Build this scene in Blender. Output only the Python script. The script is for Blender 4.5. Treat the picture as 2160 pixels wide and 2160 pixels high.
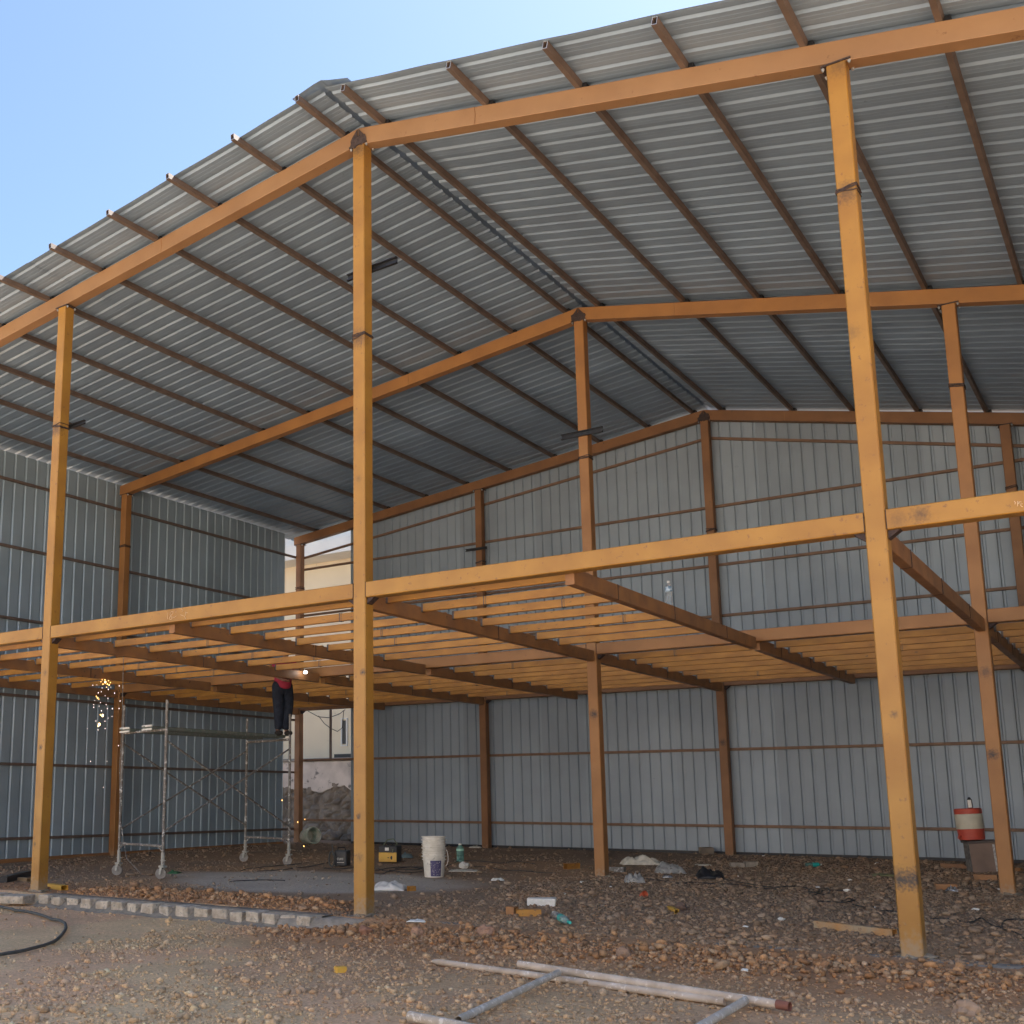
import bpy, math, random
import numpy as np
from mathutils import Vector, Matrix, Euler, noise as mnoise

rnd = random.Random(7)
scn = bpy.context.scene
for o in list(bpy.data.objects):
    bpy.data.objects.remove(o, do_unlink=True)
C = scn.collection

# ------------------------------------------------------------------ camera
CAM = Vector((7.280, -10.198, 1.245))
YAW, PITCH, FPX, PPX, PPY = -0.635, 0.177, 2344.67, 731.7, 1264.6
FW = Vector((math.sin(YAW)*math.cos(PITCH), math.cos(YAW)*math.cos(PITCH), math.sin(PITCH)))
RT = Vector((math.cos(YAW), -math.sin(YAW), 0)).normalized()
UP = RT.cross(FW).normalized()
cd = bpy.data.cameras.new("camera")
cam = bpy.data.objects.new("camera", cd); C.objects.link(cam)
m = Matrix((RT, UP, -FW)).transposed().to_4x4(); m.translation = CAM
cam.matrix_world = m
cd.sensor_fit = 'HORIZONTAL'; cd.sensor_width = 36.0
cd.lens = FPX/2160*36.0
cd.shift_x = (1080-PPX)/2160; cd.shift_y = (PPY-1080)/2160
cd.clip_start = 0.05; cd.clip_end = 2000
scn.camera = cam
scn.render.resolution_x = 1024; scn.render.resolution_y = 1024

# ------------------------------------------------------------------ world, sun, exposure
SUN_EL, SUN_AZ = math.radians(57), math.radians(12)      # azimuth from +Y towards +X
w = bpy.data.worlds.new("World"); scn.world = w; w.use_nodes = True
nt = w.node_tree; nt.nodes.clear()
sky = nt.nodes.new('ShaderNodeTexSky'); sky.sky_type = 'NISHITA'; sky.sun_disc = False
sky.sun_elevation = SUN_EL; sky.sun_rotation = SUN_AZ
sky.air_density = 1.25; sky.dust_density = 1.1; sky.ozone_density = 3.2; sky.altitude = 300
bg = nt.nodes.new('ShaderNodeBackground'); bg.inputs['Strength'].default_value = 0.066
wo = nt.nodes.new('ShaderNodeOutputWorld')
nt.links.new(sky.outputs[0], bg.inputs[0]); nt.links.new(bg.outputs[0], wo.inputs[0])
sl = bpy.data.lights.new("sun", 'SUN'); sl.energy = 5.0; sl.angle = math.radians(0.5); sl.color = (1.0, 0.95, 0.88)
so = bpy.data.objects.new("sun", sl); C.objects.link(so)
sd = Vector((math.sin(SUN_AZ)*math.cos(SUN_EL), math.cos(SUN_AZ)*math.cos(SUN_EL), math.sin(SUN_EL)))
so.rotation_euler = sd.to_track_quat('Z', 'Y').to_euler(); so.location = (30, 60, 60)
scn.view_settings.view_transform = 'Standard'; scn.view_settings.look = 'None'
scn.view_settings.exposure = 1.82; scn.view_settings.gamma = 1.0

# ------------------------------------------------------------------ placing helpers (photo pixel -> point on a real plane)
def ray(px, py): return RT*((px-PPX)/FPX) - UP*((py-PPY)/FPX) + FW
def on_z(px, py, z=0.0):
    d = ray(px, py); return CAM + d*((z-CAM.z)/d.z)
def on_y(px, py, y):
    d = ray(px, py); return CAM + d*((y-CAM.y)/d.y)
def on_x(px, py, x):
    d = ray(px, py); return CAM + d*((x-CAM.x)/d.x)

# ------------------------------------------------------------------ materials
def col4(c): return (c[0], c[1], c[2], 1)
def mat(name, c1, c2=None, scale=6.0, rough=0.6, metal=0.0, bump=0.0, bscale=60.0, rvar=0.1,
        detail=6, speck=None, speck_thr=0.7, speck_scale=25.0, stretch=None, spots=None, spotcol=(0.03,0.025,0.03),
        emit=None, estr=0, trans=0.0, alpha=1.0, coat=0.0, splash=False):
    m = bpy.data.materials.new(name); m.use_nodes = True
    n = m.node_tree.nodes; L = m.node_tree.links
    b = n['Principled BSDF']
    b.inputs['Roughness'].default_value = rough; b.inputs['Metallic'].default_value = metal
    if trans: b.inputs['Transmission Weight'].default_value = trans; b.inputs['IOR'].default_value = 1.2
    if coat: b.inputs['Coat Weight'].default_value = coat
    b.inputs['Alpha'].default_value = alpha
    if emit:
        b.inputs['Emission Color'].default_value = col4(emit); b.inputs['Emission Strength'].default_value = estr
    geo = n.new('ShaderNodeNewGeometry')
    vec = geo.outputs['Position']
    if stretch:
        mp = n.new('ShaderNodeMapping'); mp.inputs['Scale'].default_value = stretch
        L.new(vec, mp.inputs['Vector']); vec2 = mp.outputs[0]
    else: vec2 = vec
    if c2 is None: c2 = tuple(x*0.8 for x in c1)
    nz = n.new('ShaderNodeTexNoise'); nz.inputs['Scale'].default_value = scale; nz.inputs['Detail'].default_value = detail
    L.new(vec2, nz.inputs['Vector'])
    rp = n.new('ShaderNodeMapRange'); rp.inputs[1].default_value = 0.35; rp.inputs[2].default_value = 0.65
    L.new(nz.outputs['Fac'], rp.inputs[0])
    mx = n.new('ShaderNodeMix'); mx.data_type = 'RGBA'
    mx.inputs[6].default_value = col4(c1); mx.inputs[7].default_value = col4(c2)
    L.new(rp.outputs[0], mx.inputs[0]); out = mx.outputs[2]
    if speck:
        n2 = n.new('ShaderNodeTexNoise'); n2.inputs['Scale'].default_value = speck_scale; n2.inputs['Detail'].default_value = 8
        n2.inputs['Roughness'].default_value = 0.65
        L.new(vec2, n2.inputs['Vector'])
        r2 = n.new('ShaderNodeMapRange'); r2.inputs[1].default_value = speck_thr-0.03; r2.inputs[2].default_value = speck_thr+0.04
        L.new(n2.outputs['Fac'], r2.inputs[0])
        m2 = n.new('ShaderNodeMix'); m2.data_type = 'RGBA'; m2.inputs[7].default_value = col4(speck)
        L.new(out, m2.inputs[6]); L.new(r2.outputs[0], m2.inputs[0]); out = m2.outputs[2]
    if spots:
        n3 = n.new('ShaderNodeTexNoise'); n3.inputs['Scale'].default_value = 45; n3.inputs['Detail'].default_value = 4
        L.new(vec, n3.inputs['Vector'])
        for (p, r, s) in [(p, r*1.7, min(1, s*1.1)) for p, r, s in spots]:
            d = n.new('ShaderNodeVectorMath'); d.operation = 'DISTANCE'; d.inputs[1].default_value = p
            L.new(vec, d.inputs[0])
            a = n.new('ShaderNodeMath'); a.operation = 'MULTIPLY_ADD'; a.inputs[1].default_value = r*1.6; 
            L.new(n3.outputs['Fac'], a.inputs[0]); L.new(d.outputs['Value'], a.inputs[2])
            r3 = n.new('ShaderNodeMapRange'); r3.inputs[1].default_value = r*0.9; r3.inputs[2].default_value = r*1.9
            r3.inputs[3].default_value = s; r3.inputs[4].default_value = 0.0
            L.new(a.outputs[0], r3.inputs[0])
            m3 = n.new('ShaderNodeMix'); m3.data_type = 'RGBA'; m3.inputs[7].default_value = col4(spotcol)
            L.new(out, m3.inputs[6]); L.new(r3.outputs[0], m3.inputs[0]); out = m3.outputs[2]
    if splash:
        sx = n.new('ShaderNodeSeparateXYZ'); L.new(vec, sx.inputs[0])
        n4 = n.new('ShaderNodeTexNoise'); n4.inputs['Scale'].default_value = 22; n4.inputs['Detail'].default_value = 7; L.new(vec, n4.inputs['Vector'])
        a = n.new('ShaderNodeMath'); a.operation = 'MULTIPLY_ADD'; a.inputs[1].default_value = .55; L.new(n4.outputs['Fac'], a.inputs[0]); L.new(sx.outputs[2], a.inputs[2])
        r4 = n.new('ShaderNodeMapRange'); r4.inputs[1].default_value = .28; r4.inputs[2].default_value = .48; r4.inputs[3].default_value = .75; r4.inputs[4].default_value = 0
        L.new(a.outputs[0], r4.inputs[0]); m4 = n.new('ShaderNodeMix'); m4.data_type = 'RGBA'; m4.inputs[7].default_value = (.34,.26,.18,1)
        L.new(out, m4.inputs[6]); L.new(r4.outputs[0], m4.inputs[0]); out = m4.outputs[2]
    L.new(out, b.inputs['Base Color'])
    if rvar:
        rr = n.new('ShaderNodeMapRange'); rr.inputs[3].default_value = max(0.05, rough-rvar); rr.inputs[4].default_value = min(1, rough+rvar)
        L.new(nz.outputs['Fac'], rr.inputs[0]); L.new(rr.outputs[0], b.inputs['Roughness'])
    if bump:
        nb = n.new('ShaderNodeTexNoise'); nb.inputs['Scale'].default_value = bscale; nb.inputs['Detail'].default_value = 4
        L.new(vec2, nb.inputs['Vector'])
        bp = n.new('ShaderNodeBump'); bp.inputs['Strength'].default_value = bump; bp.inputs['Distance'].default_value = 0.01
        L.new(nb.outputs['Fac'], bp.inputs['Height']); L.new(bp.outputs[0], b.inputs['Normal'])
    return m

def attr_mat(name, rough=0.92, nscale=40.0, amount=0.35, bump=0.5, bscale=90.0, bdist=0.02):
    m = bpy.data.materials.new(name); m.use_nodes = True
    n = m.node_tree.nodes; L = m.node_tree.links; b = n['Principled BSDF']
    b.inputs['Roughness'].default_value = rough; b.inputs['Specular IOR Level'].default_value = 0.25
    at = n.new('ShaderNodeAttribute'); at.attribute_name = 'Col'
    geo = n.new('ShaderNodeNewGeometry')
    nz = n.new('ShaderNodeTexNoise'); nz.inputs['Scale'].default_value = nscale; nz.inputs['Detail'].default_value = 9
    nz.inputs['Roughness'].default_value = 0.7
    L.new(geo.outputs['Position'], nz.inputs['Vector'])
    mr = n.new('ShaderNodeMapRange'); mr.inputs[1].default_value = 0.3; mr.inputs[2].default_value = 0.7
    mr.inputs[3].default_value = 1-amount; mr.inputs[4].default_value = 1+amount
    L.new(nz.outputs['Fac'], mr.inputs[0])
    vm = n.new('ShaderNodeVectorMath'); vm.operation = 'SCALE'
    L.new(at.outputs['Color'], vm.inputs[0]); L.new(mr.outputs[0], vm.inputs['Scale'])
    L.new(vm.outputs[0], b.inputs['Base Color'])
    vb = n.new('ShaderNodeTexNoise'); vb.inputs['Scale'].default_value = bscale; vb.inputs['Detail'].default_value = 6
    L.new(geo.outputs['Position'], vb.inputs['Vector'])
    bp = n.new('ShaderNodeBump'); bp.inputs['Strength'].default_value = bump; bp.inputs['Distance'].default_value = bdist
    L.new(vb.outputs['Fac'], bp.inputs['Height']); L.new(bp.outputs[0], b.inputs['Normal'])
    return m

# ------------------------------------------------------------------ mesh builder
class MB:
    def __init__(s): s.v = []; s.f = []; s.mi = []
    def add(s, vs, fs, mi=0):
        o = len(s.v); s.v += [tuple(v) for v in vs]
        for f in fs: s.f.append(tuple(i+o for i in f)); s.mi.append(mi)
    def box(s, x0, x1, y0, y1, z0, z1, mi=0):
        s.add([(x0,y0,z0),(x1,y0,z0),(x1,y1,z0),(x0,y1,z0),(x0,y0,z1),(x1,y0,z1),(x1,y1,z1),(x0,y1,z1)],
              [(0,3,2,1),(4,5,6,7),(0,1,5,4),(1,2,6,5),(2,3,7,6),(3,0,4,7)], mi)
    def prism(s, poly, y0, y1, mi=0, axis='y'):
        n = len(poly)
        if axis == 'y': a = [(p[0],y0,p[1]) for p in poly]; b = [(p[0],y1,p[1]) for p in poly]
        elif axis == 'z': a = [(p[0],p[1],y0) for p in poly]; b = [(p[0],p[1],y1) for p in poly]
        else: a = [(y0,p[0],p[1]) for p in poly]; b = [(y1,p[0],p[1]) for p in poly]
        s.add(a+b, [tuple(range(n))[::-1], tuple(range(n,2*n))] + [(i,(i+1)%n,n+(i+1)%n,n+i) for i in range(n)], mi)
    def frame(s, p, q, up):
        d = (Vector(q)-Vector(p)).normalized(); up = Vector(up)
        u = d.cross(up)
        if u.length < 1e-4: u = d.cross(Vector((1,0,0)))
        u.normalize(); v = u.cross(d).normalized(); return d, u, v
    def bar(s, p, q, w, h, ch=0.006, up=(0,0,1), mi=0):
        # closed bar with chamfered rectangular section (w across, h along up)
        d, u, v = s.frame(p, q, up); a = w/2; b = h/2
        sec = [(-a+ch,-b),(a-ch,-b),(a,-b+ch),(a,b-ch),(a-ch,b),(-a+ch,b),(-a,b-ch),(-a,-b+ch)]
        P = [Vector(p)+u*x+v*y for x,y in sec]; Q = [Vector(q)+u*x+v*y for x,y in sec]
        s.add(P+Q, [tuple(range(8))[::-1], tuple(range(8,16))]+[(i,(i+1)%8,8+(i+1)%8,8+i) for i in range(8)], mi)
    def hbar(s, p, q, w, h, t=0.005, up=(0,0,1), mi=0, rim=0):
        # hollow rectangular tube
        d, u, v = s.frame(p, q, up)
        def ring(c, a, b): return [Vector(c)+u*x+v*y for x,y in ((-a,-b),(a,-b),(a,b),(-a,b))]
        V = ring(p,w/2,h/2)+ring(q,w/2,h/2)+ring(p,w/2-t,h/2-t)+ring(q,w/2-t,h/2-t)
        out = [(i,(i+1)%4,4+(i+1)%4,4+i) for i in range(4)]
        inn = [(8+i,12+i,12+(i+1)%4,8+(i+1)%4) for i in range(4)]
        r1 = [(i,8+i,8+(i+1)%4,(i+1)%4) for i in range(4)]
        r2 = [(4+i,4+(i+1)%4,12+(i+1)%4,12+i) for i in range(4)]
        o = len(s.v); s.v += [tuple(x) for x in V]
        for f in out+inn: s.f.append(tuple(i+o for i in f)); s.mi.append(mi)
        for f in r1+r2: s.f.append(tuple(i+o for i in f)); s.mi.append(rim)
    def tube(s, path, r, n=10, caps=True, mi=0, hollow=0):
        path = [Vector(p) for p in path]; N = len(path)
        rr = r if isinstance(r, (list, tuple)) else [r]*N
        pu = None; rings = []
        for i, p in enumerate(path):
            d = (path[min(i+1,N-1)]-path[max(i-1,0)]).normalized()
            if pu is None:
                pu = d.cross(Vector((0,0,1)))
                if pu.length < 1e-3: pu = d.cross(Vector((1,0,0)))
            pu = (pu - d*pu.dot(d)).normalized(); pv = d.cross(pu)
            rings.append([p+(pu*math.cos(2*math.pi*k/n)+pv*math.sin(2*math.pi*k/n))*rr[i] for k in range(n)])
        o = len(s.v)
        for rg in rings: s.v += [tuple(x) for x in rg]
        for i in range(N-1):
            for k in range(n):
                s.f.append((o+i*n+k, o+i*n+(k+1)%n, o+(i+1)*n+(k+1)%n, o+(i+1)*n+k)); s.mi.append(mi)
        if caps:
            s.f.append(tuple(o+k for k in range(n))[::-1]); s.mi.append(mi)
            s.f.append(tuple(o+(N-1)*n+k for k in range(n))); s.mi.append(mi)
    def lathe(s, prof, n=20, c=(0,0,0), mi=0, wob=0.0):
        o = len(s.v); c = Vector(c)
        for r, z in prof:
            for k in range(n):
                a = 2*math.pi*k/n; q = r*(1+wob*mnoise.noise((math.cos(a)*2, math.sin(a)*2, z*8)))
                s.v.append((c.x+q*math.cos(a), c.y+q*math.sin(a), c.z+z))
        for i in range(len(prof)-1):
            for k in range(n):
                s.f.append((o+i*n+k, o+i*n+(k+1)%n, o+(i+1)*n+(k+1)%n, o+(i+1)*n+k)); s.mi.append(mi)
        if prof[0][0] > 0.0005: s.f.append(tuple(o+k for k in range(n))[::-1]); s.mi.append(mi)
        if prof[-1][0] > 0.0005: s.f.append(tuple(o+(len(prof)-1)*n+k for k in range(n))); s.mi.append(mi)
    def blob(s, c, r, sub=1, amp=0.25, seed=0, flat=1.0, mi=0, freq=1.5):
        vs, fs = ICO[sub]; rr = r if isinstance(r, (tuple, list)) else (r, r, r)
        out = []
        for v in vs:
            q = 1+amp*mnoise.noise(Vector(v)*freq+Vector((seed*3.1, seed*1.7, seed)))*1.6
            out.append((c[0]+v[0]*rr[0]*q, c[1]+v[1]*rr[1]*q, c[2]+v[2]*rr[2]*q*flat))
        s.add(out, fs, mi)
    def sheet(s, cx, cy, sx, sy, nx, ny, hf, rot=0, mi=0):
        o = len(s.v); c_, s_ = math.cos(rot), math.sin(rot)
        for j in range(ny+1):
            for i in range(nx+1):
                u = (i/nx-0.5); v = (j/ny-0.5); x = u*sx; y = v*sy
                dx, dy, dz = hf(u, v); x += dx; y += dy
                s.v.append((cx+x*c_-y*s_, cy+x*s_+y*c_, dz))
        for j in range(ny):
            for i in range(nx):
                a = o+j*(nx+1)+i; s.f.append((a, a+1, a+nx+2, a+nx+1)); s.mi.append(mi)
    def build(s, name, mats, parent=None, loc=None, rot=None, smooth=False, bevel=0, solid=0):
        me = bpy.data.meshes.new(name); me.from_pydata(s.v, [], s.f)
        if not isinstance(mats, (list, tuple)): mats = [mats]
        for m_ in mats: me.materials.append(m_)
        if len(mats) > 1: me.polygons.foreach_set('material_index', s.mi)
        if smooth: me.polygons.foreach_set('use_smooth', [True]*len(me.polygons))
        me.update()
        o = bpy.data.objects.new(name, me); C.objects.link(o)
        if loc: o.location = loc
        if rot: o.rotation_euler = rot
        if parent: o.parent = parent
        if smooth and smooth != 'all':
            try: me.set_sharp_from_angle(angle=math.radians(40))
            except Exception: pass
        if solid:
            md = o.modifiers.new('s', 'SOLIDIFY'); md.thickness = solid; md.offset = 0
        if bevel:
            md = o.modifiers.new('b', 'BEVEL'); md.width = bevel; md.segments = 2; md.limit_method = 'ANGLE'
        return o

def make_ico(sub):
    import bmesh
    bm = bmesh.new(); bmesh.ops.create_icosphere(bm, subdivisions=sub, radius=1.0)
    vs = [tuple(v.co) for v in bm.verts]; fs = [tuple(v.index for v in f.verts) for f in bm.faces]; bm.free(); return vs, fs
ICO = {1: make_ico(1), 2: make_ico(2), 3: make_ico(3)}

def tag(o, label=None, cat=None, group=None, kind=None):
    if label: o['label'] = label
    if cat: o['category'] = cat
    if group: o['group'] = group
    if kind: o['kind'] = kind
    return o
def empty(name, loc=(0,0,0), rot=(0,0,0)):
    o = bpy.data.objects.new(name, None); C.objects.link(o); o.location = loc; o.rotation_euler = rot
    o.empty_display_size = 0.1; return o

# ------------------------------------------------------------------ dimensions of the frame
A, B, D1, D = 5.512, 5.435, 6.314, 12.535
S = 0.168; HS = S/2
ZB, HB = 3.493, 0.178
ZR, SL, SR = 9.157, 0.109, 0.223
RH = 0.22                                     # rafter depth
def zraf(x): return ZR + (SL*x if x < 0 else -SR*x)       # underside of the rafters
COLX = [-2*A, -A, 0, B, 2*B]
FY = [0, D1, D]

# ------------------------------------------------------------------ ground
def fbm(x, y, f, seed=0.0, oct=4):
    out = np.zeros_like(x); amp = 1.0; tot = 0
    for k in range(oct):
        g = np.random.RandomState(int(seed*97)+k*13+1).rand(256, 256)
        u = x*f+seed*11.3+k*5.7; v = y*f+seed*7.9+k*3.3
        iu = np.floor(u).astype(int); iv = np.floor(v).astype(int); fu = u-iu; fv = v-iv
        fu = fu*fu*(3-2*fu); fv = fv*fv*(3-2*fv)
        a = g[iu%256, iv%256]; b = g[(iu+1)%256, iv%256]; c = g[iu%256, (iv+1)%256]; d = g[(iu+1)%256, (iv+1)%256]
        out += amp*((a*(1-fu)+b*fu)*(1-fv)+(c*(1-fu)+d*fu)*fv); tot += amp; amp *= 0.5; f *= 2.05
    return out/tot
def sst(a, b, t):
    t = np.clip((t-a)/(b-a), 0, 1); return t*t*(3-2*t)
def ground_h(x, y):
    x = np.asarray(x, float); y = np.asarray(y, float)
    inside = 0.0125*np.clip(y, 0, 13.5)
    left = -0.135; right = -0.085
    base = left+(right-left)*sst(-1.0, 1.5, x)
    heap = 0.06*sst(-0.6, 0.8, x)*sst(-1.7, -0.7, y)*(1-sst(8, 9, x))
    out = base+heap
    h = np.where(y > -0.25, 0, 1)*out
    t = sst(-0.34, -0.22, y)
    h = out*(1-t)+(inside-0.015)*t
    # loose heap of soil behind the block kerb
    h = h+0.07*sst(-5.2, -4.2, x)*(1-sst(-0.7, -0.1, x))*np.exp(-((y-0.35)/0.45)**2)
    h = h+0.05*(fbm(x, y, 0.45, 2.0, 3)-0.5)*sst(0.05, 1.2, np.abs(y+0.2))
    h = h+0.030*(fbm(x, y, 2.2, 3.0, 4)-0.5)
    far = sst(20, 60, np.hypot(x, y-3)); return h*(1-far)-0.1*far
def gh(x, y): return float(ground_h(np.array([x]), np.array([y]))[0])
def G(px, py, dz=0.0):
    z = 0.0
    for _ in range(6):
        p = on_z(px, py, z+dz); z = gh(p.x, p.y)
    return Vector((p.x, p.y, z))

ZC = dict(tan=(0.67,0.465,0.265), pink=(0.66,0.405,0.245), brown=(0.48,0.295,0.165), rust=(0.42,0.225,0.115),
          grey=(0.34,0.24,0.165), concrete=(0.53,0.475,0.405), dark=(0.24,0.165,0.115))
def ground_col(x, y):
    t = np.array(ZC['tan'])[None]*np.ones((len(x), 1))
    def mixin(c, w): 
        nonlocal t
        w = np.clip(w, 0, 1)[:, None]; t = t*(1-w)+np.array(ZC[c])[None]*w
    n1 = fbm(x, y, 0.7, 5.0, 4); n2 = fbm(x, y, 0.35, 6.0, 4); n3 = fbm(x, y, 1.8, 7.0, 4)
    mixin('pink', sst(0.45, 0.6, n1)*0.8)
    mixin('brown', sst(-0.5, 1.8, x)*sst(-5.0, -2.0, y)*0.75*sst(0.3, 0.6, n2+0.15))
    mixin('rust', sst(-2.6, -1.2, y+0.8*(n1-0.5))*sst(-1.5, 0.3, x)*0.85)
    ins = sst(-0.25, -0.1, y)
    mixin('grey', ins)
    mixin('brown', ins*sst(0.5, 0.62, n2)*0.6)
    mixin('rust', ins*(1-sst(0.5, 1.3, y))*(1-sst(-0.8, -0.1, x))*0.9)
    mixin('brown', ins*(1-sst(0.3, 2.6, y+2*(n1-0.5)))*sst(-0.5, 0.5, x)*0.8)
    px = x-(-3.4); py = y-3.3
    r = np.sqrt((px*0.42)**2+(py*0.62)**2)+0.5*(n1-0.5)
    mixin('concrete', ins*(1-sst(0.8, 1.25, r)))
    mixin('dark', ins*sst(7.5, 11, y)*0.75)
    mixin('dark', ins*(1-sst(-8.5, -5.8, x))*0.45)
    t *= (0.86+0.28*n3)[:, None]
    pale = sst(6.3, 9.0, -y); t = t*(1-pale[:, None])+np.array((.50,.40,.29))*pale[:, None]  # unseen ground towards the camera, tone set for sunlight bounced into the shed
    return t

def axis_pts(lo, hi, step, far):
    a = list(np.arange(lo, hi+1e-6, step)); s = step
    x = hi
    while x < far: s *= 1.35; x += s; a.append(x)
    x = lo; s = step
    while x > -far: s *= 1.35; x -= s; a.insert(0, x)
    return np.array(a)
xs = axis_pts(-12.5, 12.5, 0.085, 700); ys = axis_pts(-6.6, 14.0, 0.085, 700)
X, Y = np.meshgrid(xs, ys); xf, yf = X.ravel(), Y.ravel()
zf = ground_h(xf, yf)
me = bpy.data.meshes.new('ground'); nx, ny = len(xs), len(ys)
me.vertices.add(nx*ny); me.vertices.foreach_set('co', np.column_stack([xf, yf, zf]).ravel())
I, J = np.meshgrid(np.arange(nx-1), np.arange(ny-1)); b0 = (J*nx+I).ravel()
quads = np.column_stack([b0, b0+1, b0+nx+1, b0+nx])
def set_polys(me, idx):
    n, k = idx.shape
    me.loops.add(n*k); me.loops.foreach_set('vertex_index', idx.ravel().astype(np.int32))
    me.polygons.add(n); me.polygons.foreach_set('loop_start', np.arange(0, n*k, k, dtype=np.int32))
    me.polygons.foreach_set('loop_total', np.full(n, k, dtype=np.int32))
def set_cols(me, cols):
    at = me.color_attributes.new('Col', 'FLOAT_COLOR', 'POINT')
    at.data.foreach_set('color', np.column_stack([cols, np.ones(len(cols))]).ravel())
set_polys(me, quads); me.update(calc_edges=True); me.validate()
me.polygons.foreach_set('use_smooth', [True]*len(me.polygons))
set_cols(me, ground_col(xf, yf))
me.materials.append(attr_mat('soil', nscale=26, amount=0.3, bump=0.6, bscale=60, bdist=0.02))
ground = bpy.data.objects.new('ground', me); C.objects.link(ground); tag(ground, kind='structure')

# ------------------------------------------------------------------ loose stones (nobody could count them)
M_STONE = attr_mat('stone', nscale=70, amount=0.25, bump=0.4, bscale=160, bdist=0.01)
def scatter(name, xy, size, cols, seed, flat=0.6, sub=1, sink=0.25):
    rs = np.random.RandomState(seed); n = len(xy)
    vs0, fs0 = ICO[sub]; vs0 = np.array(vs0); fs0 = np.array(fs0); nv = len(vs0)
    nvar = 24; var = []
    for k in range(nvar):
        d = vs0*np.array([1, rs.uniform(.6, .95), 1.0]); q = rs.normal(0, 0.16, (nv, 1))
        d = d*(1+q); 
        for _ in range(7):                       # knock flat facets into the stone
            nrm = rs.normal(0, 1, 3); nrm /= np.linalg.norm(nrm); dd = d@nrm; lim = rs.uniform(.38, .72)
            d = d-np.outer(np.clip(dd-lim, 0, 9), nrm)
        var.append(d)
    var = np.array(var)
    pick = rs.randint(0, nvar, n); P = var[pick]
    P = P*size[:, None, None]; P[:, :, 2] *= (flat*rs.uniform(.7, 1.3, n))[:, None]
    tx = rs.normal(0, .25, n); tz = rs.uniform(0, 2*np.pi, n)
    y_ = P[:, :, 1]*np.cos(tx)[:, None]-P[:, :, 2]*np.sin(tx)[:, None]; z_ = P[:, :, 1]*np.sin(tx)[:, None]+P[:, :, 2]*np.cos(tx)[:, None]
    x_ = P[:, :, 0]; c, s = np.cos(tz)[:, None], np.sin(tz)[:, None]
    xx = x_*c-y_*s+xy[:, 0:1]; yy = x_*s+y_*c+xy[:, 1:2]
    zz = z_+(ground_h(xy[:, 0], xy[:, 1])+size*flat*(1-2*sink)*0.9)[:, None]
    V = np.stack([xx, yy, zz], -1).reshape(-1, 3)
    F = (fs0[None]+(np.arange(n)*nv)[:, None, None]).reshape(-1, 3)
    me = bpy.data.meshes.new(name); me.vertices.add(len(V)); me.vertices.foreach_set('co', V.ravel())
    set_polys(me, F); me.update(calc_edges=True)
    set_cols(me, np.repeat(cols, nv, axis=0)); me.materials.append(M_STONE)
    o = bpy.data.objects.new(name, me); C.objects.link(o); tag(o, kind='stuff'); return o
def pts(n, x0, x1, y0, y1, seed, dens=None):
    rs = np.random.RandomState(seed); p = np.column_stack([rs.uniform(x0, x1, n), rs.uniform(y0, y1, n)])
    if dens is not None: p = p[rs.rand(n) < dens(p[:, 0], p[:, 1])]
    return p
def clear(p):
    k = np.ones(len(p), bool)
    for cx in COLX:
        for cy in FY: k &= ~((np.abs(p[:, 0]-cx) < .11) & (np.abs(p[:, 1]-cy) < .11))
    k &= ~((p[:, 0] > -5.0) & (p[:, 0] < -.2) & (p[:, 1] > -.62) & (p[:, 1] < -.22))
    return p[k]
def scols(xy, seed, palette, base=0.6):
    rs = np.random.RandomState(seed); n = len(xy); g = ground_col(xy[:, 0], xy[:, 1])
    pal = np.array(palette)[rs.randint(0, len(palette), n)]
    c = g*base+pal*(1-base); return np.clip(c*rs.uniform(.68, 1.2, n)[:, None], 0.02, 0.7)
PAL_T = [(.64,.46,.28),(.56,.36,.21),(.68,.52,.36),(.52,.36,.22),(.60,.39,.22),(.48,.37,.27)]
PAL_G = [(.33,.24,.165),(.27,.195,.135),(.40,.31,.225),(.24,.18,.135),(.35,.225,.14)]
PAL_R = [(.46,.24,.115),(.52,.30,.155),(.40,.205,.10),(.50,.35,.22),(.32,.19,.11),(.50,.27,.125)]
# bottom of the picture: small pale gravel, thinner on the left
def dn(x, y): 
    n = fbm(x, y, 0.8, 9.0, 4); n2 = fbm(x, y, 2.4, 19.0, 3); return np.clip((0.07+0.93*sst(-1.8, 2.2, x+3.2*(n-.5)+(-y-3)*0.5))*(.25+1.2*sst(.40, .60, n2))+0.35*sst(.54, .64, n), 0, 1)
p = clear(pts(80000, -7.5, 8.5, -6.4, -0.45, 11, dn)); rs = np.random.RandomState(1)
s_ = np.clip(np.exp(rs.normal(math.log(0.0115), 0.5, len(p))), .005, .05)
tag(scatter('gravel', p, s_, scols(p, 2, PAL_T, .5), 3, flat=.62), 'pale crushed gravel scattered over the dirt in front of the shed', 'gravel')
# spoil bank along the sill and behind the kerb: bigger rusty stones
def ds(x, y):
    n = fbm(x, y, 1.1, 10.0, 3)
    a = np.exp(-((y+0.85+.3*(n-.5))/0.42)**2)*sst(-1.0, 0.1, x)*(0.4+0.6*(1-sst(5.3, 9, x)))
    b = np.exp(-((y-0.25)/0.42)**2)*sst(-5.3, -4.3, x)*(1-sst(-.6, -.1, x))
    return np.clip(a+b, 0, 1)
p = clear(pts(36000, -5.5, 9.5, -2.2, 1.1, 12, ds)); rs = np.random.RandomState(4)
s_ = np.clip(np.exp(rs.normal(math.log(0.0165), 0.52, len(p))), .006, .085)
tag(scatter('rubble', p, s_, scols(p, 5, PAL_R, .3), 6, flat=.72, sink=.15), 'rust brown broken stones banked along the concrete sill and kerb', 'rubble')
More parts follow.
